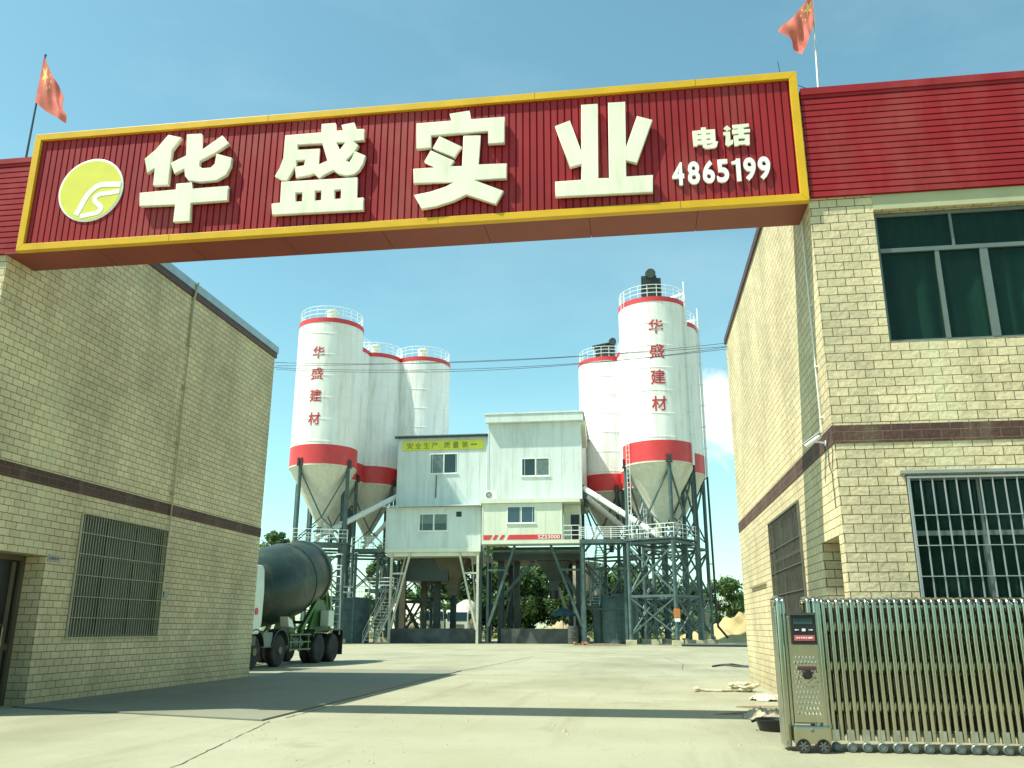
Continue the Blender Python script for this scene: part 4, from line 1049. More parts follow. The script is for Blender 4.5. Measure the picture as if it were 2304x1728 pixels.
s7 = silo('white silo peeking out on the right edge behind the tallest lettered silo', 29.4, 14.95, 15, 'none', group=GS, detail=False, pipe=-12)
s8 = copy_tree(s6); s8['label'] = 'white silo hidden behind the tallest lettered silo, only a sliver showing at its left'
for o in (s1, s2, s3, s4): pass
s1.location = (-28.35, 75.0, 0); s2.location = (-27.35, 86, 0); s3.location = (-22.55, 88, 0); s4.location = (-30.0, 82.5, 0)
s5.location = (2.3, 75, 0); s6.location = (-2.45, 91, 0); s7.location = (3.62, 80.5, 0); s8.location = (1.85, 88, 0)

# ------------------------------------------------------------------ mixing towers
def tower_window(parent, x0, x1, z0, z1, y, glass=('glass', 'glass_grey'), split=.5, blind=0):
    mb = MB(); f = .09
    mb.box(x0, x1, y - .06, y + .03, z0, z0 + f); mb.box(x0, x1, y - .06, y + .03, z1 - f, z1)
    mb.box(x0, x0 + f, y - .06, y + .03, z0 + f, z1 - f); mb.box(x1 - f, x1, y - .06, y + .03, z0 + f, z1 - f)
    xm = x0 + (x1 - x0) * split
    mb.box(xm - .05, xm + .05, y - .05, y + .03, z0 + f, z1 - f)
    mb.box(x0 - .05, x1 + .05, y - .12, y + .02, z0 - .07, z0 - .002)
    w = mb.build('window', M['trim'], parent)
    for a, b, g_ in ((x0 + f, xm - .05, glass[0]), (xm + .05, x1 - f, glass[1])):
        mb = MB(); mb.box(a - .01, b + .01, y - .02, y + .01, z0 + f - .01, z1 - f + .01); mb.build('pane', M[g_], w)
    if blind:
        mb = MB(); mb.box(x0 + f, xm - .05, y - .026, y - .021, z1 - f - blind, z1 - f); mb.box(xm + .05, x1 - f, y - .026, y - .021, z1 - f - blind, z1 - f)
        mb.build('blind', M['glass_grey'], w)
    return w
def house_shell(parent, x0, x1, y0, y1, z0, z1, holes, m, seam=1.15, name='wall'):
    mb = MB(frame_mtx((0, y0, 0), (1, 0, 0), (0, 1, 0), (0, 0, 1)))
    wall_cells(mb, x0, x1, z0, z1, 0, .12, holes)
    mb.m = None
    mb.box(x0, x0 + .12, y0 + .12, y1, z0, z1); mb.box(x1 - .12, x1, y0 + .12, y1, z0, z1); mb.box(x0 + .12, x1 - .12, y1 - .12, y1, z0, z1)
    w = mb.build(name, m, parent)
    mb = MB(); x = x0 + seam
    while x < x1 - .2: mb.box(x - .018, x + .018, y0 - .014, y0, z0 + .02, z1 - .02); x += seam
    for x in (x0, x1): mb.box(x - .05, x + .05, y0 - .03, y0 + .05, z0, z1)
    mb.build('panel_seam', m, w)
    return w
def corrugated(mb, x0, x1, ya, za, yb, zb, pitch=.24, amp=.05, th=.03):
    n = int((x1 - x0) / pitch * 6); prev = None
    for i in range(n + 1):
        x = x0 + (x1 - x0) * i / n; d = amp * math.sin(2 * math.pi * (x - x0) / pitch)
        cur = [mb.v((x, ya, za + d)), mb.v((x, yb, zb + d)), mb.v((x, ya, za + d - th)), mb.v((x, yb, zb + d - th))]
        if prev:
            mb.face([prev[0], prev[1], cur[1], cur[0]]); mb.face([prev[2], cur[2], cur[3], prev[3]]); mb.face([prev[0], cur[0], cur[2], prev[2]])
        prev = cur
def hopper(parent, c, top, z1, z2, bot, m, name='hopper'):
    mb = MB()
    a = [mb.v((c[0] + sx * top, c[1] + sy * top, z1)) for sx, sy in ((-1, -1), (1, -1), (1, 1), (-1, 1))]
    b = [mb.v((c[0] + sx * bot, c[1] + sy * bot, z2)) for sx, sy in ((-1, -1), (1, -1), (1, 1), (-1, 1))]
    for i in range(4): mb.face([a[i], a[(i + 1) % 4], b[(i + 1) % 4], b[i]])
    mb.face(a); mb.box(c[0] - bot, c[0] + bot, c[1] - bot, c[1] + bot, z2 - .9, z2 - .001)
    return mb.build(name, m, parent)

tl = thing('mixing_tower', 'lower mixing tower, pale blue house on slanting pale posts with a yellow banner', 'plant tower', (-18.5, 82, 0))
wl_ = house_shell(tl, -22.62, -13.72, 80, 89, 12.55, 19.3, [(-19.45, -16.68, 15.66, 17.66)], M['cladding'])
tower_window(tl, -19.45, -16.68, 15.66, 17.66, 80.03, glass=('glass_grey', 'glass'))
mb = MB(); corrugated(mb, -23.0, -13.45, 79.55, 19.42, 89.3, 19.9); mb.build('roof', M['coping'], tl)
mb = MB(); mb.box(-22.95, -13.5, 79.62, 79.8, 19.18, 19.34); mb.build('eave_trim', M['dark_trim'], tl)
mb = MB(); mb.cyl((-18.75, 79.93, 15.5), (-18.78, 79.93, 13.35), .05); mb.build('drain_pipe', M['steel'], tl)
mb = MB(); mb.cyl((-13.78, 79.9, 19.2), (-13.78, 79.9, 13.5), .07); mb.build('downpipe', M['cladding'], tl)
house_shell(tl, -22.95, -14.05, 78, 79.98, 8.45, 12.2, [(-19.85, -17.05, 9.95, 11.6)], M['cladding'])
tower_window(tl, -19.85, -17.05, 9.95, 11.6, 78.03, glass=('glass', 'glass'), blind=.85)
mb = MB(); mb.box(-16.32, -15.82, 77.97, 77.995, 11.25, 11.72); mb.build('vent', M['black'], tl)
mb = MB(); corrugated(mb, -23.25, -13.75, 77.3, 12.22, 79.98, 12.62); mb.build('cabin_roof', M['cladding'], tl)
mb = MB(); mb.box(-23.0, -14.0, 77.95, 80.2, 8.05, 8.44); mb.box(-22.9, -14.1, 78.2, 88.8, 7.7, 8.04); mb.build('floor_frame', M['cream_panel'], tl)
for x in (-22.35, -14.25):
    mb = MB(); mb.beam((x, 78.15, 0), (x, 78.15, 8.04), .22); lg = mb.build('leg', M['pale_steel'], tl)
    s = 1 if x < -18 else -1
    mb = MB(); mb.beam((x + s * .1, 78.15, 1.2), (x + s * 1.75, 78.15, 8.0), .17); mb.beam((x, 78.15, 6.15), (x + s * 1.3, 78.15, 6.15), .16)
    mb.beam((x + s * .2, 78.4, 3.1), (x + s * .9, 79.8, 8.0), .12)
    mb.build('brace', M['pale_steel'], lg)
for x, y in ((-22.2, 82), (-20.5, 83.5), (-19.2, 83.5), (-18.1, 86), (-24.0, 88), (-14.9, 88)):
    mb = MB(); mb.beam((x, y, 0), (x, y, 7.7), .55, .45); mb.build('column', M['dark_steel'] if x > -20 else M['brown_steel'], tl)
mb = MB()
for a, b in (((-22.2, 82, .6), (-20.5, 83.5, 4)), ((-20.5, 83.5, .6), (-22.2, 82, 4)), ((-20.5, 83.5, 4.2), (-19.2, 83.5, 7.4)), ((-19.2, 83.5, 4.2), (-20.5, 83.5, 7.4)), ((-24.0, 88, 1.0), (-22.0, 87.5, 4.6)),
             ((-22.0, 87.5, 1.0), (-24.0, 88, 4.6)), ((-22.2, 82, 4.1), (-18.1, 86, 4.1)), ((-22, 82, 7), (-17, 84, 7)), ((-18.1, 86, 4.3), (-14.9, 88, 7.6)), ((-14.9, 88, 4.3), (-18.1, 86, 7.6))):
    mb.beam(a, b, .2, .16)
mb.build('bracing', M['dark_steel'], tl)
hopper(tl, (-17.2, 81.6), 1.6, 7.68, 5.2, .5, M['brown_steel'])
mb = MB(); mb.box(-21.6, -17.5, 80.5, 86, 5.6, 7.68); mb.build('mixer_casing', M['dark_steel'], tl)
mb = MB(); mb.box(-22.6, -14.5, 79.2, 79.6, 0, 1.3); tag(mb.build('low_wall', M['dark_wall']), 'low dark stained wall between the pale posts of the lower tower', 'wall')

tr = thing('mixing_tower', 'taller mixing tower, plain pale house over a cream cabin with a red stripe', 'plant tower', (-9.2, 82, 0))
house_shell(tr, -13.5, -4.72, 79, 90, 12.85, 20.25, [(-10.37, -7.67, 15.05, 16.79)], M['cladding'])
tower_window(tr, -10.37, -7.67, 15.05, 16.79, 79.03)
mb = MB(); mb.prism([(78.3, 20.95), (90.4, 20.3), (90.4, 20.45), (78.3, 21.12)], 'x', -13.85, -4.35); mb.build('roof', M['cladding'], tr)
mb = MB(); mb.prism([(78.36, 20.2), (78.98, 20.2), (78.98, 20.9), (78.36, 20.93)], 'x', -13.75, -4.45); mb.build('eave_box', M['cladding'], tr)
mb = MB(); mb.prism([(79.02, 20.28), (81.5, 20.28), (82.4, 18.3), (81.9, 18.2), (79.02, 19.9)], 'x', -4.71, -4.3); mb.build('side_canopy', M['cream_panel'], tr)
lw = house_shell(tr, -13.68, -6.45, 77, 78.98, 8.95, 12.25, [(-11.43, -8.81, 10.44, 12.0)], M['cream_panel'])
tower_window(tr, -11.43, -8.81, 10.44, 12.0, 77.03, glass=('glass_blue', 'glass_blue'))
mb = MB(); mb.box(-13.9, -4.8, 76.8, 78.98, 12.27, 12.62); mb.build('cabin_roof', M['cream_panel'], tr)
mb = MB(); mb.box(-6.40, -4.85, 78.7, 78.98, 8.95, 12.25); al = mb.build('alcove_wall', M['cream_panel'], tr)
mb = MB(); mb.box(-5.75, -4.98, 78.62, 78.69, 9.0, 11.35); d_ = mb.build('door', M['black'], tr)
mb = MB(); mb.box(-5.64, -5.55, 78.58, 78.615, 10.0, 10.18); mb.build('handle', M['alu'], d_)
mb = MB(); mb.box(-13.72, -4.85, 76.97, 79.2, 8.62, 8.94); mb.build('floor_frame', M['cream_panel'], tr)
mb = MB()
for z in (9.35, 9.75, 10.2): mb.tube([(-6.35, 77.05, z), (-4.9, 77.05, z), (-4.9, 78.6, z)], .03, 5)
for p in ((-6.35, 77.05), (-5.6, 77.05), (-4.9, 77.05), (-4.9, 77.8)): mb.tube([(*p, 8.94), (*p, 10.2)], .03, 5)
mb.build('balcony_rail', M['rail'], tr)
# red stripe and lettering on the cabin
mb = MB()
z0, z1 = 9.0, 9.42
mb.prism([(-13.55, z0), (-13.0, z0), (-12.75, z1), (-13.55, z1)], 'y', 76.97, 76.985)
for k in range(2): mb.prism([(-12.75 + k * .62, z0), (-12.45 + k * .62, z0), (-12.2 + k * .62, z1), (-12.5 + k * .62, z1)], 'y', 76.97, 76.985)
mb.prism([(-11.45, z0), (-6.52, z0), (-6.52, z1), (-11.2, z1)], 'y', 76.97, 76.985)
st = mb.build('red_stripe', M['silo_red'], lw)
b_ = move_bm(glyph_bm('SZS3000', w=1.95, h=.33, depth=.008, bold=.008), (-7.62, 76.963, 9.21)); finish('stripe_lettering', b_, M['logo_white'], st, world=True)
for x, w_ in ((-14.15, .42), (-13.4, .2), (-4.75, .45)):
    mb = MB(); mb.beam((x, 78.6, 0), (x, 78.6, 8.6), w_); mb.build('column', M['steel'], tr)
for x, y, w_ in ((-12.7, 82, .55), (-11.3, 83, .5), (-12.6, 88, .5), (-5.4, 83, .55), (-5.3, 88, .5), (-6.4, 86, .4)):
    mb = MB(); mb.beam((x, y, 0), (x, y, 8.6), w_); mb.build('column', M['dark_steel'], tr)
mb = MB()
mb.beam((-13.3, 78.4, 1.5), (-10.9, 78.4, 8.6), .22); mb.beam((-4.9, 78.4, 1.5), (-7.6, 78.4, 8.6), .22)
mb.beam((-13.4, 78.4, 6.4), (-11.7, 78.4, 6.4), .18); mb.beam((-4.9, 78.4, 6.4), (-6.9, 78.4, 6.4), .18)
mb.beam((-13.4, 78.5, 8.1), (-4.9, 78.5, 8.1), .16)
mb.beam((-12.7, 82, 4.0), (-8.6, 82, 8.5), .28); mb.beam((-5.4, 83, 4.0), (-8.0, 82, 8.5), .28)
mb.beam((-12.7, 82, .5), (-11.3, 83, 7), .2); mb.beam((-12.6, 88, 1), (-11.3, 83, 5), .2)
mb.build('bracing', M['steel'], tr)
mb = MB(); mb.box(-13.2, -5.1, 80.2, 88, 7.4, 8.6); mb.build('mixer_casing', M['dark_steel'], tr)
hopper(tr, (-7.7, 82.2), 1.45, 7.38, 5.6, .42, M['dark_steel'])
mb = MB(); mb.tube([(-7.7, 82.2, 4.75), (-7.7, 82.2, 3.95)], [.48, .42], 12); mb.build('rubber_chute', M['black'], tr, smooth=True)
mb = MB()
for k in range(14): mb.box(-11.9 + .02 * k, -11.1 + .02 * k, 81 + k * .28, 81.06 + k * .28, .4 + k * .3, .45 + k * .3)
mb.beam((-11.95, 81, .2), (-11.65, 85, 4.5), .08); mb.beam((-11.05, 81, .2), (-10.75, 85, 4.5), .08); mb.build('stair', M['brown_steel'], tr)
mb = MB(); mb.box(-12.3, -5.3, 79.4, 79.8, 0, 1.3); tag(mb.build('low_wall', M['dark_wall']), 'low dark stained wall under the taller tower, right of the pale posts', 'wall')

# banner, air conditioner
bn = MB(); bn.box(-22.2, -14.15, 79.93, 79.96, 18.0, 18.92)
bo = bn.build('banner', M['banner']); tag(bo, 'yellow green slogan banner under the eave of the pale blue tower house', 'banner')
for ch, px in zip('安全生产质量第一', (886, 904, 922, 940, 966, 985, 1005, 1024)):
    x = -22.2 + (px - 870) / (1045 - 870) * 8.05
    b_ = glyph_bm(ch, w=.62, h=.12 if ch == '一' else .62, depth=.01, bold=0 if ch == '产' else .006)
    finish('character', move_bm(b_, (x, 79.922, 18.47)), M['banner_ink'], bo, world=True)
ac = thing('air_conditioner', 'white air conditioner outdoor unit on the cream cabin roof between the tower houses', 'air conditioner', (-13, 77.5, 12.62))
mb = MB(); mb.box(-13.55, -12.35, 77.3, 77.75, 12.70, 13.5); mb.build('casing', M['trim'], ac, bevel=.03)
mb = MB(); mb.lathe([(.001, 77.27), (.29, 77.27), (.29, 77.298), (.001, 77.298)], (-13.15, 0, 13.1), 28, 'y'); fn = mb.build('fan_well', M['black'], ac)
mb = MB()
for r_ in (.10, .19, .28): mb.lathe([(r_, 77.255), (r_ + .018, 77.255), (r_ + .018, 77.268), (r_, 77.268)], (-13.15, 0, 13.1), 28, 'y', cap=False)
for k in range(8): mb.beam((-13.15, 77.262, 13.1), (-13.15 + .29 * math.cos(k * .785), 77.262, 13.1 + .29 * math.sin(k * .785)), .015)
mb.build('fan_guard', M['trim'], fn)
mb = MB(); mb.box(-13.45, -13.35, 77.28, 77.77, 12.62, 12.70); mb.box(-12.55, -12.45, 77.28, 77.77, 12.62, 12.70); mb.build('foot', M['dark_trim'], ac)
mb = MB(); mb.tube([(-12.34, 77.5, 13.0), (-12.2, 77.5, 12.95), (-12.2, 77.6, 12.75), (-11.9, 78.9, 12.75)], .03, 6); mb.build('refrigerant_pipe', M['trim'], ac)

# ------------------------------------------------------------------ screw conveyors
def conveyor(label, p, q, r=.26):
    p, q = Vector(p), Vector(q); d = (q - p).normalized()
    root = thing('screw_conveyor', label, 'conveyor', p, group='screw conveyors from silos to towers')
    mb = MB(); mb.tube([p, q], r, 16)
    for t in (.22, .5, .78):
        c = p.lerp(q, t); mb.tube([c - d * .06, c + d * .06], r + .06, 16)
    mb.build('tube', M['rail'], root, smooth=True)
    mb = MB(); mb.tube([p - d * .9, p - d * .01], r * .8, 14); mb.box(p.x - .3, p.x + .3, p.y - .3, p.y + .3, p.z - .1, p.z + .75); mb.build('inlet', M['cone'], root)
    mb = MB(); mb.tube([q, q + d * .5], r * 1.1, 14); mb.cyl(q + Vector((0, 0, -.1)), q + Vector((0, 0, -1.0)), r * .8); mb.build('outlet', M['steel'], root)
    return root
conveyor('white screw conveyor rising leftward from the tallest lettered silo to the tower house', (2.0, 74.9, 8.95), (-4.55, 79.6, 13.9))
conveyor('shaded screw conveyor rising to the taller tower house, just below the white one', (.6, 84.5, 9.3), (-4.5, 81.6, 13.4))
conveyor('screw conveyor rising rightward from the lettered left silo to the lower tower', (-27.9, 75.2, 9.6), (-22.75, 80.8, 13.7))
conveyor('thinner screw conveyor under its neighbour at the left flank of the lower tower', (-26.9, 85.2, 9.7), (-22.7, 82.4, 12.9), .22)

# ------------------------------------------------------------------ walkways
def walkway(label, x0, x1, y0, y1, z, posts):
    root = thing('walkway', label, 'walkway', ((x0 + x1) / 2, (y0 + y1) / 2, z))
    mb = MB(); mb.box(x0, x1, y0, y1, z - .14, z); mb.box(x0, x1, y0 - .05, y0, z - .3, z + .06); mb.box(x0, x1, y1, y1 + .05, z - .3, z + .06); mb.build('deck', M['steel'], root)
    mb = MB(); n = max(2, int((x1 - x0) / 1.1))
    for y in (y0, y1):
        for h in (.4, .75, 1.1): mb.tube([(x0, y, z + h), (x1, y, z + h)], .028, 5)
        for k in range(n + 1): x = x0 + (x1 - x0) * k / n; mb.tube([(x, y, z), (x, y, z + 1.1)], .028, 5)
    mb.build('hand_rail', M['rail'], root)
    for p in posts: mb = MB(); mb.beam((p[0], p[1], 0), (p[0], p[1], z - .3), .22); mb.build('post', M['steel'], root)
    return root
wr = walkway('steel walkway with white rails from the taller tower to the tallest silo', -4.8, -.7, 75.6, 77.2, 8.75, [(-4.6, 76.3), (-1.0, 77.0)])
mb = MB(); mb.box(-3.6, -.8, 78.8, 80, 6.4, 6.6); mb.beam((-4.6, 79, 6.4), (-2.2, 79, 4.0), .18); mb.beam((-.9, 79, 6.4), (-2.6, 79, 4.0), .18); mb.beam((-4.6, 79.2, 3.0), (-.8, 79.2, 3.0), .14); mb.build('under_truss', M['steel'], wr)
walkway('dark steel walkway with thin rails between the left silo and the lower tower', -25.9, -23.0, 77.2, 79.0, 8.3, [(-23.6, 78.0), (-25.6, 77.6)])
walkway('low dark walkway behind the left tank with white rails', -26.0, -23.2, 82, 83.5, 4.9, [(-25.8, 82.7), (-23.6, 82.7)])

def stair(label, x0, z0, y0, x1, z1, y1, width, steps, m):
    root = thing('steel_stair', label, 'stairs', (x0, y0, z0))
    mb = MB(); a, b = Vector((x0, y0, z0)), Vector((x1, y1, z1)); wv = Vector((width, 0, 0))
    mb.beam(a, b, .07, .16); mb.beam(a + wv, b + wv, .07, .16); mb.build('stringer', M[m], root)
    mb = MB()
    for k in range(1, steps): c = a.lerp(b, k / steps); mb.box(c.x + .03, c.x + width - .03, c.y - .1, c.y + .12, c.z - .03, c.z + .015)
    mb.build('tread', M[m], root)
    mb = MB(); up = Vector((0, 0, .95))
    for o in (Vector((0, 0, 0)), wv):
        mb.tube([a + o + up, b + o + up], .025, 5); mb.tube([a + o + up * .5, b + o + up * .5], .02, 5)
        for k in range(5): c = a.lerp(b, k / 4) + o; mb.tube([c, c + up], .022, 5)
    mb.build('hand_rail', M[m], root)
    return root
stair('pale steel stair leaning up against the left post of the lower tower', -24.3, 0, 76.6, -22.9, 4.2, 78.6, 1.15, 14, 'pale_steel')
stair('steep dark green stair beside the right column of the taller tower', -4.1, 3.2, 77.6, -3.4, 8.6, 78.6, .8, 22, 'steel')

# ------------------------------------------------------------------ tanks
tk = thing('water_tank', 'round dark green tank between the mixer truck and the pale stair', 'tank', (-25.9, 79.5, 0))
mb = MB(); mb.lathe([(1.45, 0), (1.5, .05), (1.5, 3.9), (1.45, 4.0), (.001, 4.15)], (-26.2, 79.6, 0), 40); mb.build('shell', M['steel'], tk, smooth=True)
mb = MB()
for z in (.9, 1.9, 2.9): mb.lathe([(1.5, z - .04), (1.53, z - .03), (1.53, z + .03), (1.5, z + .04)], (-26.2, 79.6, 0), 40, cap=False)
mb.build('hoop', M['steel'], tk)
mb = MB()
for h in (.5, 1.0): mb.tube([(-26.2 + 1.4 * math.cos(k * .26), 79.6 + 1.4 * math.sin(k * .26), 4.05 + h) for k in range(25)], .025, 5)
for k in range(8): mb.tube([(-26.2 + 1.4 * math.cos(k * .785), 79.6 + 1.4 * math.sin(k * .785), 4.0), (-26.2 + 1.4 * math.cos(k * .785), 79.6 + 1.4 * math.sin(k * .785), 5.05)], .025, 5)
mb.build('guard_rail', M['rail'], tk)
t2 = thing('additive_tank', 'squat dark green tank with a ladder beneath the right walkway', 'tank', (-2.2, 80, 0))
mb = MB(); mb.lathe([(2.0, 0), (2.05, .05), (2.05, 4.1), (2.0, 4.2), (.001, 4.35)], (-2.0, 81.2, 0), 44); mb.build('shell', M['steel'], t2, smooth=True)
mb = MB()
for x in (-1.9, -1.25): mb.tube([(x, 79.0, 0), (x, 79.0, 4.2)], .03, 5)
for k in range(12): mb.tube([(-1.9, 79.0, .3 + k * .33), (-1.25, 79.0, .3 + k * .33)], .022, 5)
mb.build('ladder', M['steel'], t2)
mb = MB(); mb.tube([(-3.3, 79.5, .2), (-3.35, 79.45, 4.5), (-3.0, 79.4, 5.2)], .07, 8); mb.build('pipe', M['dark_steel'], t2)

# ------------------------------------------------------------------ mixer truck (front = +x, left = +y)
def wheel_set(parent, x, y, side, dual=False):
    r, wd = .52, .29
    ys = [y] if not dual else [y, y - side * .32]
    for i, yy in enumerate(ys):
        mb = MB(); mb.lathe([(r * .58, yy - wd / 2), (r * .9, yy - wd / 2), (r, yy - wd / 2 + .05), (r, yy + wd / 2 - .05), (r * .9, yy + wd / 2), (r * .58, yy + wd / 2)], (x, 0, r), 36, 'y')
        for k in range(36):
            a = 2 * math.pi * k / 36; ca, sa = math.cos(a), math.sin(a)
            mb.box(x + (r - .01) * ca - .012, x + (r - .01) * ca + .012, yy - wd * .36, yy + wd * .36, r + (r + .004) * sa - .012, r + (r + .004) * sa + .012)
        t = mb.build('wheel', M['rubber'], parent, smooth=True)
        if i: continue
        o = yy + side * wd / 2; d = 1 if not dual else -1
        mb = MB(); mb.lathe([(.001, o + side * (.06 if d > 0 else -.10)), (.12, o + side * (.06 if d > 0 else -.10)), (.14, o + side * (-.01 if d > 0 else -.13)), (.24, o + side * (-.02 if d > 0 else -.14)), (.30, o - side * .02), (.31, o + side * .005)], (x, 0, r), 32, 'y', cap=False)
        rm = mb.build('rim', M['rim'], t, smooth=True)
        mb = MB()
        for k in range(10):
            a = 2 * math.pi * k / 10; px, pz = x + .19 * math.cos(a), r + .19 * math.sin(a); b0 = o + side * (-.02 if d > 0 else -.14)
            mb.cyl((px, b0, pz), (px, b0 + side * .035, pz), .016, n=6)
        for k in range(8):
            a = 2 * math.pi * (k + .5) / 8; px, pz = x + .262 * math.cos(a), r + .262 * math.sin(a); b0 = o - side * (.024 if d > 0 else .07)
            mb.cyl((px, b0, pz), (px, b0 + side * .012, pz), .024, n=8)
        mb.build('wheel_nut', M['black'], rm)
def mixer_truck(label, near=True):
    root = thing('mixer_truck', label, 'truck')
    mb = MB()
    for y in (-.42, .42): mb.box(-4.2, 4.3, y - .05, y + .05, .78, 1.06)
    for x in (-4.1, -2.7, -.6, 1.2, 3.0): mb.box(x, x + .12, -.37, .37, .8, 1.0)
    mb.build('chassis', M['truck_green'], root)
    for s in (1, -1):
        wheel_set(root, 3.15, s * 1.02, s); wheel_set(root, 1.3, s * 1.02, s)
        wheel_set(root, -2.05, s * 1.05, s, True); wheel_set(root, -3.40, s * 1.05, s, True)
        # fenders: arches over the front pair, flat guard over the bogie
        for x in (3.15, 1.3):
            mb = MB(); pts = [(x + .66 * math.cos(a), .56 + .66 * math.sin(a)) for a in [R(q) for q in range(10, 171, 16)]]
            inn = [(x + .62 * math.cos(a), .56 + .62 * math.sin(a)) for a in [R(q) for q in range(170, 9, -16)]]
            mb.prism(pts + inn, 'y', s * .86, s * 1.22); mb.build('fender', M['drum'], root)
        mb = MB(); mb.prism([(-4.25, .95), (-4.2, 1.2), (-1.45, 1.2), (-1.3, .95), (-1.34, .93), (-1.48, 1.16), (-4.17, 1.16), (-4.21, .93)], 'y', s * .80, s * 1.24); mb.build('fender', M['drum'], root)
        # side guard, tool box, air bottles
        mb = MB()
        for z in (.5, .75, 1.0): mb.box(-1.25, .55, s * 1.16 - .02, s * 1.16 + .02, z, z + .05)
        for x in (-1.1, -.35, .4): mb.box(x - .03, x + .03, s * 1.10, s * 1.16, .45, 1.08)
        mb.build('side_guard', M['truck_green'], root)
        mb = MB(); mb.cyl((-.9, s * .85, .72), (-.1, s * .85, .72), .2, n=16); mb.cyl((.0, s * .8, .7), (.5, s * .8, .7), .22, n=16); mb.build('air_bottle', M['alu'], root, smooth=True)
    mb = MB(); mb.box(1.85, 2.55, .55, 1.18, .62, 1.12); mb.build('fuel_tank', M['alu'], root, bevel=.06)
    # cab
    prof = [(2.95, 1.05), (4.45, 1.05), (4.62, 1.2), (4.62, 1.95), (4.42, 3.02), (4.25, 3.16), (3.0, 3.2), (2.88, 3.08), (2.78, 2.4), (2.80, 1.4)]
    mb = MB(); mb.prism(prof, 'y', -1.22, 1.22); cb = mb.build('cab', M['cab_white'], root, bevel=.06)
    for s in (1, -1):
        mb = MB(); mb.prism([(3.55, 2.0), (4.36, 2.0), (4.24, 2.82), (3.55, 2.82)], 'y', s * 1.222, s * 1.236); mb.build('side_window', M['glass'], cb)
        mb = MB(); mb.box(3.46, 3.475, min(s * 1.222, s * 1.228), max(s * 1.222, s * 1.228), 1.25, 2.95); mb.box(3.6, 3.8, min(s * 1.222, s * 1.26), max(s * 1.222, s * 1.26), 1.72, 1.77); mb.build('door_seam', M['dark_trim'], cb)
        mb = MB(); mb.lathe([(.001, s * 1.24), (.11, s * 1.24), (.11, s * 1.223), (.001, s * 1.223)], (3.25, 0, 1.75), 20, 'y'); mb.build('door_badge', M['silo_red'], cb)
        mb = MB(); mb.box(3.2, 4.3, min(s * 1.0, s * 1.25), max(s * 1.0, s * 1.25), .72, 1.0); mb.build('step', M['dark_trim'], root)
        mb = MB(); mb.tube([(4.45, s * 1.22, 2.7), (4.6, s * 1.45, 2.75)], .02, 6); mb.box(4.52, 4.62, s * 1.45 - .11, s * 1.45 + .11, 2.2, 2.75); mb.build('mirror', M['black'], cb)
        mb = MB(); mb.box(4.56, 4.66, s * .85 - .2, s * .85 + .2, .85, 1.08); mb.build('headlight', M['glass_grey'], root)
    mb = MB(); mb.prism([(4.625, 2.02), (4.645, 2.02), (4.47, 2.92), (4.45, 2.92)], 'y', -1.08, 1.08); mb.build('windscreen', M['glass_blue'], cb)
    mb = MB(); mb.box(4.5, 4.68, -1.2, 1.2, .55, 1.02); mb.build('bumper', M['cab_white'], root, bevel=.04)
    mb = MB()
    for k in range(4): mb.box(4.625, 4.65, -.8, .8, 1.2 + k * .13, 1.26 + k * .13)
    mb.build('radiator_grille', M['dark_trim'], cb)
    # drum on a tilted axis, front pedestal, rear pedestal
    ax = R(12.5); ca, sa = math.cos(ax), math.sin(ax); ox, oz = 2.35, 2.18
    tm = Matrix(((-ca, 0, sa, ox), (0, 1, 0, 0), (sa, 0, ca, oz), (0, 0, 0, 1)))          # local x runs up the axis to the rear
    P0 = [(.0, .001), (0, .6), (.25, .84), (.9, 1.14), (1.7, 1.31), (2.4, 1.35), (3.4, 1.36), (4.3, 1.30), (5.0, 1.19), (5.05, 1.24), (5.2, 1.24), (5.25, 1.12), (6.05, .84), (6.1, .7), (5.8, .66)]
    prof, = [[(r, t) for t, r in P0]]
    fine = []
    for (r0, t0), (r1, t1) in zip(prof, prof[1:]):
        for k in range(3): fine.append((r0 + (r1 - r0) * k / 3, t0 + (t1 - t0) * k / 3))
    fine.append(prof[-1])
    # round the belly
    def soft(f):
        g_ = f[:]
        for _ in range(3):
            g_ = [g_[0]] + [((g_[i - 1][0] + 2 * g_[i][0] + g_[i + 1][0]) / 4, (g_[i - 1][1] + 2 * g_[i][1] + g_[i + 1][1]) / 4) for i in range(1, len(g_) - 1)] + [g_[-1]]
        return g_
    mb = MB(tm); mb.lathe(soft(fine), n=64, axis='x', cap=False); dr = mb.build('drum', M['drum'], root, smooth=True)
    mb = MB(tm); mb.lathe([(1.17, 5.02), (1.27, 5.04), (1.27, 5.2), (1.17, 5.22)], n=48, axis='x', cap=False); mb.build('roller_ring', M['steel'], dr)
    mb = MB(tm)
    for k in (1,): mb.lathe([(1.335, 3.45), (1.37, 3.47), (1.37, 3.52), (1.33, 3.54)], n=64, axis='x', cap=False)
    mb.build('weld_ring', M['drum'], dr)
    mb = MB(); mb.prism([(2.1, 1.07), (2.75, 1.07), (2.6, 2.4), (2.3, 2.4)], 'y', -.5, .5); mb.build('front_pedestal', M['truck_green'], root)
    mb = MB()
    for y in (-.72, .72):
        mb.prism([(-1.9, 1.07), (-3.9, 1.07), (-3.2, 2.3), (-2.6, 2.3)], 'y', y - .06, y + .06)
        mb.beam((-3.3, y, 1.1), (-3.7, y * .9, 3.3), .14); mb.beam((-1.2, y, 1.1), (-2.9, y, 2.5), .14); mb.beam((-4.0, y, 1.15), (-3.3, y, 2.9), .1)
    for z, x in ((1.4, -3.3), (2.4, -3.55), (3.2, -3.68)): mb.box(x - .06, x + .06, -.7, .7, z, z + .12)
    mb.build('rear_pedestal', M['truck_green'], root)
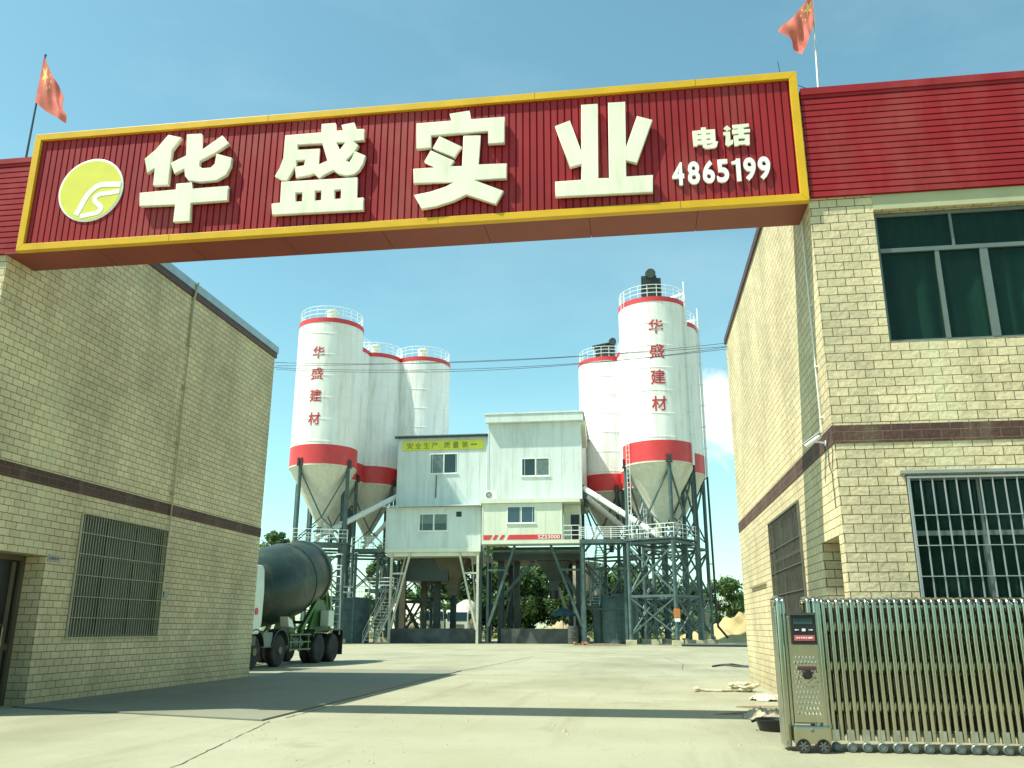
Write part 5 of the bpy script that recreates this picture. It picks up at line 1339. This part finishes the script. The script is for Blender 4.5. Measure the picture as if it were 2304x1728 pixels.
    mb = MB(); mb.prism([(-3.62, 3.95), (-4.3, 4.1), (-4.2, 3.4), (-3.75, 3.05)], 'y', -.55, .55); mb.tube([(-3.6, -.55, 3.9), (-3.7, -.6, 4.15), (-4.2, -.6, 4.2)], .03); mb.build('feed_hopper', M['truck_green'], root)
    mb = MB(); pts = []
    for k in range(9):
        a = math.pi + math.pi * k / 8; pts.append((.34 * math.cos(a), .26 * math.sin(a)))
    prev = None
    for c in ((-3.85, .2, 3.1), (-4.2, .3, 2.3), (-4.6, .5, 1.55)):
        ring = [mb.v((c[0], c[1] + p[0], c[2] + p[1])) for p in pts] + [mb.v((c[0] - .02, c[1] + p[0] * .9, c[2] + p[1] * .9 + .02)) for p in pts[::-1]]
        if prev:
            for k in range(len(ring)): mb.face([prev[k], prev[(k + 1) % len(ring)], ring[(k + 1) % len(ring)], ring[k]])
        prev = ring
    mb.build('chute', M['truck_green'], root)
    mb = MB()
    for y in (.72, 1.1): mb.tube([(-4.15, y, 1.0), (-3.95, y, 3.7)], .025, 5)
    for k in range(9): mb.tube([(-4.14 + k * .022, .72, 1.2 + k * .29), (-4.14 + k * .022, 1.1, 1.2 + k * .29)], .02, 5)
    for h in (.45, .9): mb.tube([(-3.95, .72, 3.2 + h), (-3.95, 1.15, 3.2 + h), (-3.3, 1.15, 3.2 + h)], .02, 5)
    mb.build('ladder', M['rail'], root)
    mb = MB(); mb.box(-3.3, -2.75, .85, 1.2, 1.3, 1.9); mb.build('water_box', M['cab_white'], root, bevel=.04)
    mb = MB(); mb.prism([(.3, 1.25), (.75, 1.3), (.85, 1.62), (.5, 1.5)], 'y', .9, 1.2); mb.build('battery_cover', M['cab_white'], root)
    mb = MB(); mb.box(-4.35, -4.22, -1.2, 1.2, .72, 1.0); mb.build('rear_bar', M['dark_steel'], root)
    for s in (1, -1):
        mb = MB(); mb.box(-4.38, -4.352, s * 1.0 - .16, s * 1.0 + .16, .8, .95); mb.build('tail_light', M['silo_red'], root)
        mb = MB(); mb.box(-4.20, -4.18, s * .8 if s > 0 else -1.24, 1.24 if s > 0 else -.8, .25, .95); mb.build('mud_flap', M['rubber'], root)
    return root
mt = mixer_truck('dark green concrete mixer truck with a white cab, half behind the shaded brick house')
for o in [x for x in bpy.data.objects if x.parent == mt]: pass
mt.scale = (1.07, 1.07, 1.07)
mt.location = (-13.93, 31.95, 0.004); mt.rotation_euler = (0, 0, R(-90 - 2.5))
# white mixer trucks parked beyond the towers: same kind, white drum
def repaint(root, swap):
    for o in [root] + list(root.children_recursive):
        if o.type == 'MESH':
            key = o.data.materials[0]
            if key in swap:
                o.data = o.data.copy(); o.data.materials[0] = swap[key]
M['drum_cream'] = mat('cream_drum_paint', (0.62, 0.57, 0.44), 0.45, var=0.1)
for loc, rz, lb_ in (((-25.8, 99.8, .004), -45, 'white mixer truck with a cream drum parked behind the braced posts of the lower tower'),
                     ((-20.6, 104, .004), -88, 'white cab truck parked behind the lower tower, next to its pale right post')):
    c = copy_tree(mt); c.scale = (1.05,) * 3; c.location = loc; c.rotation_euler = (0, 0, R(rz)); c['label'] = lb_; c['group'] = 'white trucks parked behind the towers'
    repaint(c, {M['drum']: M['drum_cream'], M['truck_green']: M['pale_steel']})

# ------------------------------------------------------------------ trees
def tree(label, name, h, r, n, seed, leaf, lowest=.18, leafsize=.42, group='trees beyond the batching plant', blobs=26, slim=1.0):
    rnd = random.Random(seed)
    root = thing(name, label, 'tree', (0, 0, 0), group=group)
    mb = MB(); pts = [Vector((0, 0, -.1))]; 
    for k in range(1, 6): pts.append(Vector((rnd.uniform(-.12, .12) * k * .5, rnd.uniform(-.12, .12) * k * .5, h * .85 * k / 5)))
    mb.tube(pts, [.030 * h * (1 - k / 6.5) * .55 for k in range(6)], 9)
    cl = []
    for b in range(blobs):
        t = rnd.uniform(lowest, 1.0); a = rnd.uniform(0, 6.28)
        env = math.sin(math.pi * min(1, max(.05, (t - lowest * .5) / (1.08 - lowest * .5)))) ** .6
        rr = r * env * rnd.uniform(.25, .95) * slim
        c = Vector((rr * math.cos(a), rr * math.sin(a), h * t * .93)); cl.append((c, r * rnd.uniform(.20, .38) * (1.1 - .4 * t)))
        s = pts[min(5, max(1, int(t * 5 * .75)))]
        mb.tube([s, s.lerp(c, .5) + Vector((0, 0, .15)), c], [.010 * h * .5, .007 * h * .4, .02], 5)
    mb.build('trunk', M['bark'], root, smooth=True)
    bm = bmesh.new()
    for i in range(n):
        c, br = cl[rnd.randrange(len(cl))]
        d = Vector((rnd.gauss(0, 1), rnd.gauss(0, 1), rnd.gauss(0, .8)))
        d = d.normalized() * br * (rnd.random() ** .45) * rnd.uniform(.8, 1.25)
        p = c + d
        nrm = (d.normalized() + Vector((rnd.gauss(0, .6), rnd.gauss(0, .6), rnd.gauss(.3, .6)))).normalized()
        u = nrm.orthogonal().normalized(); q = rnd.uniform(0, 6.28)
        u = (u * math.cos(q) + nrm.cross(u) * math.sin(q)); w = nrm.cross(u)
        s = leafsize * rnd.uniform(.5, 1.2)
        vs = [bm.verts.new(p + u * s * a_ + w * s * b_ + nrm * c_ * s) for a_, b_, c_ in ((-.6, 0, 0), (-.1, -.32, .06), (.65, -.04, -.05), (.05, .34, .05))]
        f = bm.faces.new(vs); f.material_index = 0 if rnd.random() < .7 else 1
    finish('crown', bm, leaf, root, recalc=False, world=True)
    return root
LA, LB = [M['leaf'], M['leaf_dark']], [M['leaf_dark'], M['leaf']]
protos = [tree('x', 'broadleaf_tree', 11, 4.6, 7500, 11, LA), tree('x', 'poplar_tree', 14, 3.0, 6500, 23, LB, lowest=.12, slim=.85, blobs=34), tree('x', 'shade_tree', 8, 4.2, 6500, 37, LB, lowest=.1)]
spots = [  # x, y, proto, scale, label
    (-46.4, 108, 1, 1.02, 'tall loose tree at the left edge, just over the mixer drum'),
    (-51.5, 119, 1, 1.12, 'tree at far left between the brick house corner and the left silo'),
    (-34.5, 116, 1, .95, 'slim tree standing behind the legs of the lettered left silo'),
    (-30.5, 124, 2, .95, 'low tree behind the left tank and dark walkway'),
    (-27.0, 128, 0, .92, 'tree behind the pale stair of the lower tower'),
    (-23.0, 122, 0, 1.12, 'full green tree behind the left pale post of the lower tower'),
    (-19.2, 126, 0, 1.25, 'tall full tree behind the white trucks'),
    (-21.8, 132, 1, .95, 'narrow tree over the cream truck drum'),
    (-15.0, 121, 2, 1.35, 'broad tree behind the right pale post of the lower tower'),
    (-12.2, 130, 0, 1.05, 'tree seen through the left gap under the taller tower'),
    (-10.4, 118, 1, .84, 'bright narrow tree framed in the middle gap under the taller tower'),
    (-8.0, 132, 0, .95, 'tree behind the black chute of the taller tower'),
    (-4.6, 124, 2, 1.05, 'tree behind the right column of the taller tower'),
    (-1.2, 122, 2, 1.12, 'tree behind the squat tank and right walkway'),
    (2.2, 126, 2, 1.05, 'tree behind the legs of the tallest silo'),
    (6.2, 122, 2, .92, 'dark tree just left of the grey fill hose at right'),
    (10.6, 120, 2, .98, 'dark rounded tree above the sand heap at right'),
    (13.6, 124, 2, .78, 'smaller tree touching the sunlit brick house corner at right'),
    (-35.5, 128, 0, 1.0, 'round tree far behind the mixer truck drum'),
    (-25.2, 118, 2, 1.05, 'bushy tree behind the stair foot of the lower tower'),
    (-17.2, 118, 2, 1.25, 'bushy tree right behind the white cab truck'),
    (-6.2, 120, 2, 1.3, 'bushy tree behind the parasol under the taller tower'),
    (-2.6, 132, 0, 1.0, 'tree far behind the walkway truss at right'),
    (9.0, 136, 0, .58, 'low tree behind the other trees over the sand heap'),
]
for i, (x, y, k, s, lb_) in enumerate(spots):
    t_ = protos[k] if not any(q[2] == k for q in spots[:i]) else copy_tree(protos[k])
    if y < 110 and x > -30: y += 4
    t_.location = (x, y, 0); t_.scale = (s * random.uniform(.95, 1.12), s * random.uniform(.95, 1.12), s); t_.rotation_euler = (0, 0, random.uniform(0, 6.28)); t_['label'] = lb_
# low scrub along the far edge of the yard
bm = bmesh.new(); rnd = random.Random(5)
for i in range(9000):
    x = rnd.uniform(-46, 22); y = 104 + rnd.uniform(-2, 10)
    if -25 < x < -15: y += 10
    hgt = 1.2 + .9 * math.sin(x * .8) * math.sin(x * .23 + 1)
    p = Vector((x, y, abs(rnd.gauss(0, 1)) * hgt * .55)); nrm = Vector((rnd.gauss(0, 1), rnd.gauss(-.5, 1), rnd.gauss(.6, .7))).normalized()
    u = nrm.orthogonal().normalized(); w = nrm.cross(u); s = rnd.uniform(.12, .38)
    f = bm.faces.new([bm.verts.new(p + u * s * a + w * s * b) for a, b in ((-.7, 0), (0, -.3), (.7, 0), (0, .3))]); f.material_index = rnd.random() < .4
tag(finish('scrub', bm, LA, recalc=False), 'low green scrub along the far edge of the yard behind the towers', 'scrub', kind='stuff')

# ------------------------------------------------------------------ sand heap, yard clutter
def heap(name, label, cx, cy, rx, ry, h, seed, m):
    rnd = random.Random(seed); mb = MB(); N = 40; rows = []
    for j in range(N + 1):
        row = []
        for i in range(N + 1):
            u, v = i / N * 2 - 1, j / N * 2 - 1
            d = math.hypot(u, v)
            z = h * max(0, 1 - d) ** .75 * (1 + .25 * math.sin(u * 7 + seed) * math.cos(v * 5) + .12 * math.sin(u * 17 + v * 9) + .08 * math.cos(u * 29 - v * 13)) if d < 1 else 0
            row.append(mb.v((cx + u * rx, cy + v * ry, z * rnd.uniform(.93, 1.05) - .01)))
        rows.append(row)
    for j in range(N):
        for i in range(N): mb.face([rows[j][i], rows[j][i + 1], rows[j + 1][i + 1], rows[j + 1][i]])
    return tag(mb.build(name, m, smooth=True), label, name.replace('_', ' '))
heap('sand_heap', 'low heap of yellow sand at right between the silo hose and the sunlit house', 11.6, 105, 7.5, 6, 2.5, 2, M['sand'])
heap('sand_heap', 'pale earth bank seen low through the gap under the taller tower', -9.5, 103, 4.5, 4, 1.9, 6, M['dirt'])
mb = MB(); mb.box(5.9, 7.0, 90, 91, .0, 2.9); tag(mb.build('concrete_block', M['footing'], bevel=.05), 'pale upright concrete block behind the grey fill hose', 'block')
mb = MB(); mb.tube([(3.3, 70.5, .12), (5, 70.1, .12), (6.6, 69.6, .12), (9.5, 68.9, .12)], .12, 10); tag(mb.build('hose', M['dark_steel'], smooth=True), 'dark hose lying on the yard right of the tallest silo', 'hose')
mb = MB(); mb.tube([(2.6, 33.2, .03), (2.9, 33.6, .06), (3.3, 33.4, .10), (3.75, 33.5, .03), (4.2, 33.3, .03)], .035, 8); mb.tube([(3.1, 33.45, .07), (3.6, 33.1, .03), (4.0, 33.0, .03)], .03, 8)
tag(mb.build('dark_branch', M['dark_steel'], smooth=True), 'dark bent stick on the concrete near the sunlit house corner', 'stick')
# rope and rags beside the right house
def tangle(name, label, cat, c, r, n, rad, seed, m):
    rnd = random.Random(seed); root = thing(name, label, cat, (c[0], c[1], 0))
    for k in range(n):
        a0 = rnd.uniform(0, 6.28); cx, cy = c[0] + rnd.uniform(-r, r) * .6, c[1] + rnd.uniform(-r, r) * .6; rr = rnd.uniform(.3, .9) * r * .6
        pts = [(cx + rr * (1 + .15 * math.sin(3 * t + a0)) * math.cos(t + a0), cy + rr * .8 * math.sin(t + a0), rad + rnd.uniform(0, .035) + k * rad * .55) for t in [q * .42 for q in range(rnd.randint(11, 17))]]
        mb = MB(); mb.tube([Vector(p) for p in pts], rad, 7); mb.build('coil', m, root, smooth=True)
    return root
tg = tangle('rope_tangle', 'pale tangled rope lying against the foot of the sunlit brick house', 'rope', (2.22, 20.6), .42, 8, .032, 3, M['rope'])
mb = MB(); mb.tube([(2.0, 20.5, .03), (1.75, 20.3, .04), (1.55, 20.4, .03), (1.25, 20.35, .05)], .03, 7); mb.lathe([(.001, 0), (.07, .02), (.08, .08), (.001, .12)], (1.22, 20.35, .0), 12); mb.build('rope_end', M['rope'], tg, smooth=True)
def rag(name, label, cat, c, sx, sy, h, seed, m):
    rnd = random.Random(seed); mb = MB(); N = 26; rows = []
    for j in range(N + 1):
        row = []
        for i in range(N + 1):
            u, v = i / N * 2 - 1, j / N * 2 - 1; d = max(0, 1 - (u * u + v * v) * (1 + .2 * math.sin(5 * math.atan2(v, u) + seed)))
            z = h * min(1, d * 2.2) ** .6 * (.6 + .22 * math.sin(u * 11 + seed + v * 3) + .22 * math.sin(v * 13 + u * 6) + .14 * math.sin(u * 23 - v * 17)) if d > 0 else 0
            row.append(mb.v((c[0] + u * sx, c[1] + v * sy, .008 + max(0, z) + rnd.uniform(0, .008))))
        rows.append(row)
    for j in range(N):
        for i in range(N):
            u, v = (i + .5) / N * 2 - 1, (j + .5) / N * 2 - 1
            if u * u + v * v < 1.0: mb.face([rows[j][i], rows[j][i + 1], rows[j + 1][i + 1], rows[j + 1][i]])
    return tag(mb.build(name, m, smooth=True), label, cat)
rag('sack', 'crumpled dirty sack on the ground behind the gate head', 'sack', (1.95, 14.6), .38, .32, .13, 2, M['cloth_dull'])
rag('sack', 'flattened pale sack beside the rope by the sunlit house', 'sack', (2.42, 18.3), .32, .4, .10, 5, M['rope'])
bs = thing('black_basin', 'low black basin on the ground left of the gate head', 'basin', (1.72, 12.9, 0))
mb = MB(); mb.lathe([(.001, .015), (.19, .015), (.235, .15), (.26, .158), (.26, .14), (.243, .135), (.2, .0), (.001, .0)], (1.80, 12.95, 0), 36); mb.build('shell', M['black'], bs, smooth=True)
mb = MB(); mb.tube([(1.55, 12.9, .135), (1.50, 12.87, .12), (1.50, 13.0, .12), (1.55, 13.02, .135)], .011, 6); mb.build('handle', M['black'], bs)
for k, (x, y, rz, lb_) in enumerate(((1.62, 15.3, .3, 'short weathered board nearest the dirty sack'), (2.1, 16.4, -.4, 'weathered board leaning in the clutter between sack and rope'))):
    mb = MB(); mb.box(-.45, .45, -.06, .06, .0, .03); o = mb.build('wood_board', M['wood']); o.location = (x, y, .01 + .01 * k); o.rotation_euler = (0, R(-3), rz); tag(o, lb_, 'board', 'boards by the sunlit house')
# bricks by the plant
rnd = random.Random(9)
brk = None
for k in range(9):
    mb = None
    if brk is None:
        mb = MB(); mb.box(-.2, .2, -.1, .1, 0, .13); brk = mb.build('loose_brick', M['clay_brick'], bevel=.012); o = brk
    else: o = brk.copy(); COL.objects.link(o)
    o.location = (-4.6 + rnd.uniform(-.7, .7), 73.5 + rnd.uniform(-.8, .8), .006 + (.135 if k > 5 else 0)); o.rotation_euler = (0, 0, rnd.uniform(0, 3))
    tag(o, 'reddish loose brick in the little pile before the right tower column', 'brick', 'loose bricks before the right tower')
mb = MB(); mb.box(-4.2, -1.0, 71.6, 72.0, .006, .10); mb.box(-3.6, -1.6, 71.65, 71.95, .10, .17); tag(mb.build('plank_stack', M['wood'], bevel=.01), 'low stack of planks on the yard before the right tower', 'planks')
# umbrella and barrel under the taller tower
um = thing('parasol', 'dark blue green parasol open beneath the taller tower', 'umbrella', (-6.75, 80.6, 0))
mb = MB(); mb.lathe([(.001, 3.15), (.4, 3.05), (.85, 2.82), (1.25, 2.45), (1.25, 2.42), (.84, 2.78), (.39, 3.0), (.001, 3.1)], (-6.75, 80.6, 0), 8); mb.build('canopy', M['umbrella'], um)
mb = MB(); mb.tube([(-6.75, 80.6, 0), (-6.75, 80.6, 3.2)], .03, 8); mb.build('pole', M['steel'], um)
dr_ = thing('oil_drum', 'dark oil drum under the parasol of the taller tower', 'drum', (-5.7, 78.0, 0))
mb = MB(); mb.lathe([(.001, 0), (.42, 0), (.42, .5), (.45, .53), (.42, .56), (.42, 1.05), (.45, 1.08), (.42, 1.11), (.42, 1.5), (.40, 1.52), (.40, 1.48), (.001, 1.48)], (-5.7, 78.0, 0), 28); mb.build('shell', M['dark_wall'], dr_, smooth=True)
# beige feed hopper behind the taller tower
fh = thing('feed_hopper', 'beige feed hopper on pale legs behind the taller tower', 'hopper', (-6.6, 96, 0))
mb = MB(); mb.lathe([(1.5, 5.2), (1.5, 8.3), (.001, 8.4)], (-5.6, 96, 0), 30); mb.lathe([(1.5, 5.2), (.35, 3.6), (.35, 3.3), (.001, 3.3)], (-5.6, 96, 0), 30); mb.build('bin', M['hopper_beige'], fh, smooth=True)
for dx, dy in ((-1.2, -1.2), (1.2, -1.2), (1.2, 1.2), (-1.2, 1.2)):
    mb = MB(); mb.beam((-5.6 + dx * 1.1, 96 + dy * 1.1, 0), (-5.6 + dx, 96 + dy, 5.2), .16); mb.build('leg', M['pale_steel'], fh)
mb = MB(); mb.beam((-7.6, 95, .5), (-6.3, 95, 5.6), .14); mb.beam((-8.4, 95, 5.6), (-6.7, 95, .6), .3); mb.build('chute', M['pale_steel'], fh)
ob = thing('fire_box', 'small orange box strapped to the front leg of the tallest silo', 'box', (3.0, 71.7, 2.2))
mb = MB(); mb.box(2.85, 3.35, 71.62, 71.85, 2.15, 2.85); mb.build('case', M['orange'], ob, bevel=.03)
mb = MB(); mb.box(2.88, 3.32, 71.58, 71.618, 1.85, 2.12); mb.build('label_plate', M['rail'], ob)

# pebbles and grit on the yard: countless, one object
bm = bmesh.new(); rnd = random.Random(21)
for i in range(420):
    y = 8 + 40 * rnd.random() ** 1.6; x = rnd.uniform(-.46 * y, .16 * y + .3)
    if x < -5.4 and y > 12.5: continue
    if 1.2 < x < 6 and y < 11.6: continue
    r = rnd.uniform(.006, .02) * (1 + y / 40) * (1.8 if rnd.random() < .06 else 1)
    top = bm.verts.new((x, y, .004 + r * .9)); ring = [bm.verts.new((x + r * rnd.uniform(.7, 1.5) * math.cos(a), y + r * rnd.uniform(.7, 1.5) * math.sin(a), .0045)) for a in (0, 1.2, 2.5, 3.7, 5.0)]
    for k in range(5): bm.faces.new((top, ring[k], ring[(k + 1) % 5]))
tag(finish('grit', bm, M['dirt']), 'scattered grit and pebbles on the pale concrete yard', 'grit', kind='stuff')
# belt of roadside trees behind the camera, seen only in reflections
bm = bmesh.new(); rnd = random.Random(77)
for i in range(16000):
    x = rnd.uniform(-60, 60); k = .5 + .5 * math.sin(x * .55 + math.sin(x * .21) * 2)
    h_ = 5.5 + 3.5 * k
    p = Vector((x, -30 + rnd.gauss(0, 1.6), .2 + h_ * rnd.random() ** .8)); nrm = Vector((rnd.gauss(0, 1), rnd.gauss(.4, 1), rnd.gauss(.5, .8))).normalized()
    u = nrm.orthogonal().normalized(); w = nrm.cross(u); s = rnd.uniform(.25, .6)
    f = bm.faces.new([bm.verts.new(p + u * s * a + w * s * b) for a, b in ((-.8, 0), (0, -.5), (.8, 0), (0, .5))]); f.material_index = rnd.random() < .5
tag(finish('tree_belt', bm, LB, recalc=False), 'leafy belt of trees across the road behind the viewer', 'tree belt', kind='stuff')
import OpenImageIO as oiio,sys,numpy as np
b=oiio.ImageBuf('/workdir/render_main.png');a=(b.get_pixels(oiio.UINT8))
for n,(x,y) in dict(sky_top=(500,40),skyR=(950,40),skyL=(80,40),sky_low=(560,330),ground=(600,700),ground2=(300,745),shadow=(300,690),wallL=(150,400),wallLlow=(200,640),wallR=(770,400),frontR=(950,380),red=(100,250),redR=(920,140),yellow=(400,232),silo=(312,400),siloshade=(345,400),cab=(540,480),soffit=(400,250)).items():
    n=n; p=a[y-4:y+5,x-4:x+5,:3].mean((0,1)); print(n,(x,y),p.round().astype(int))
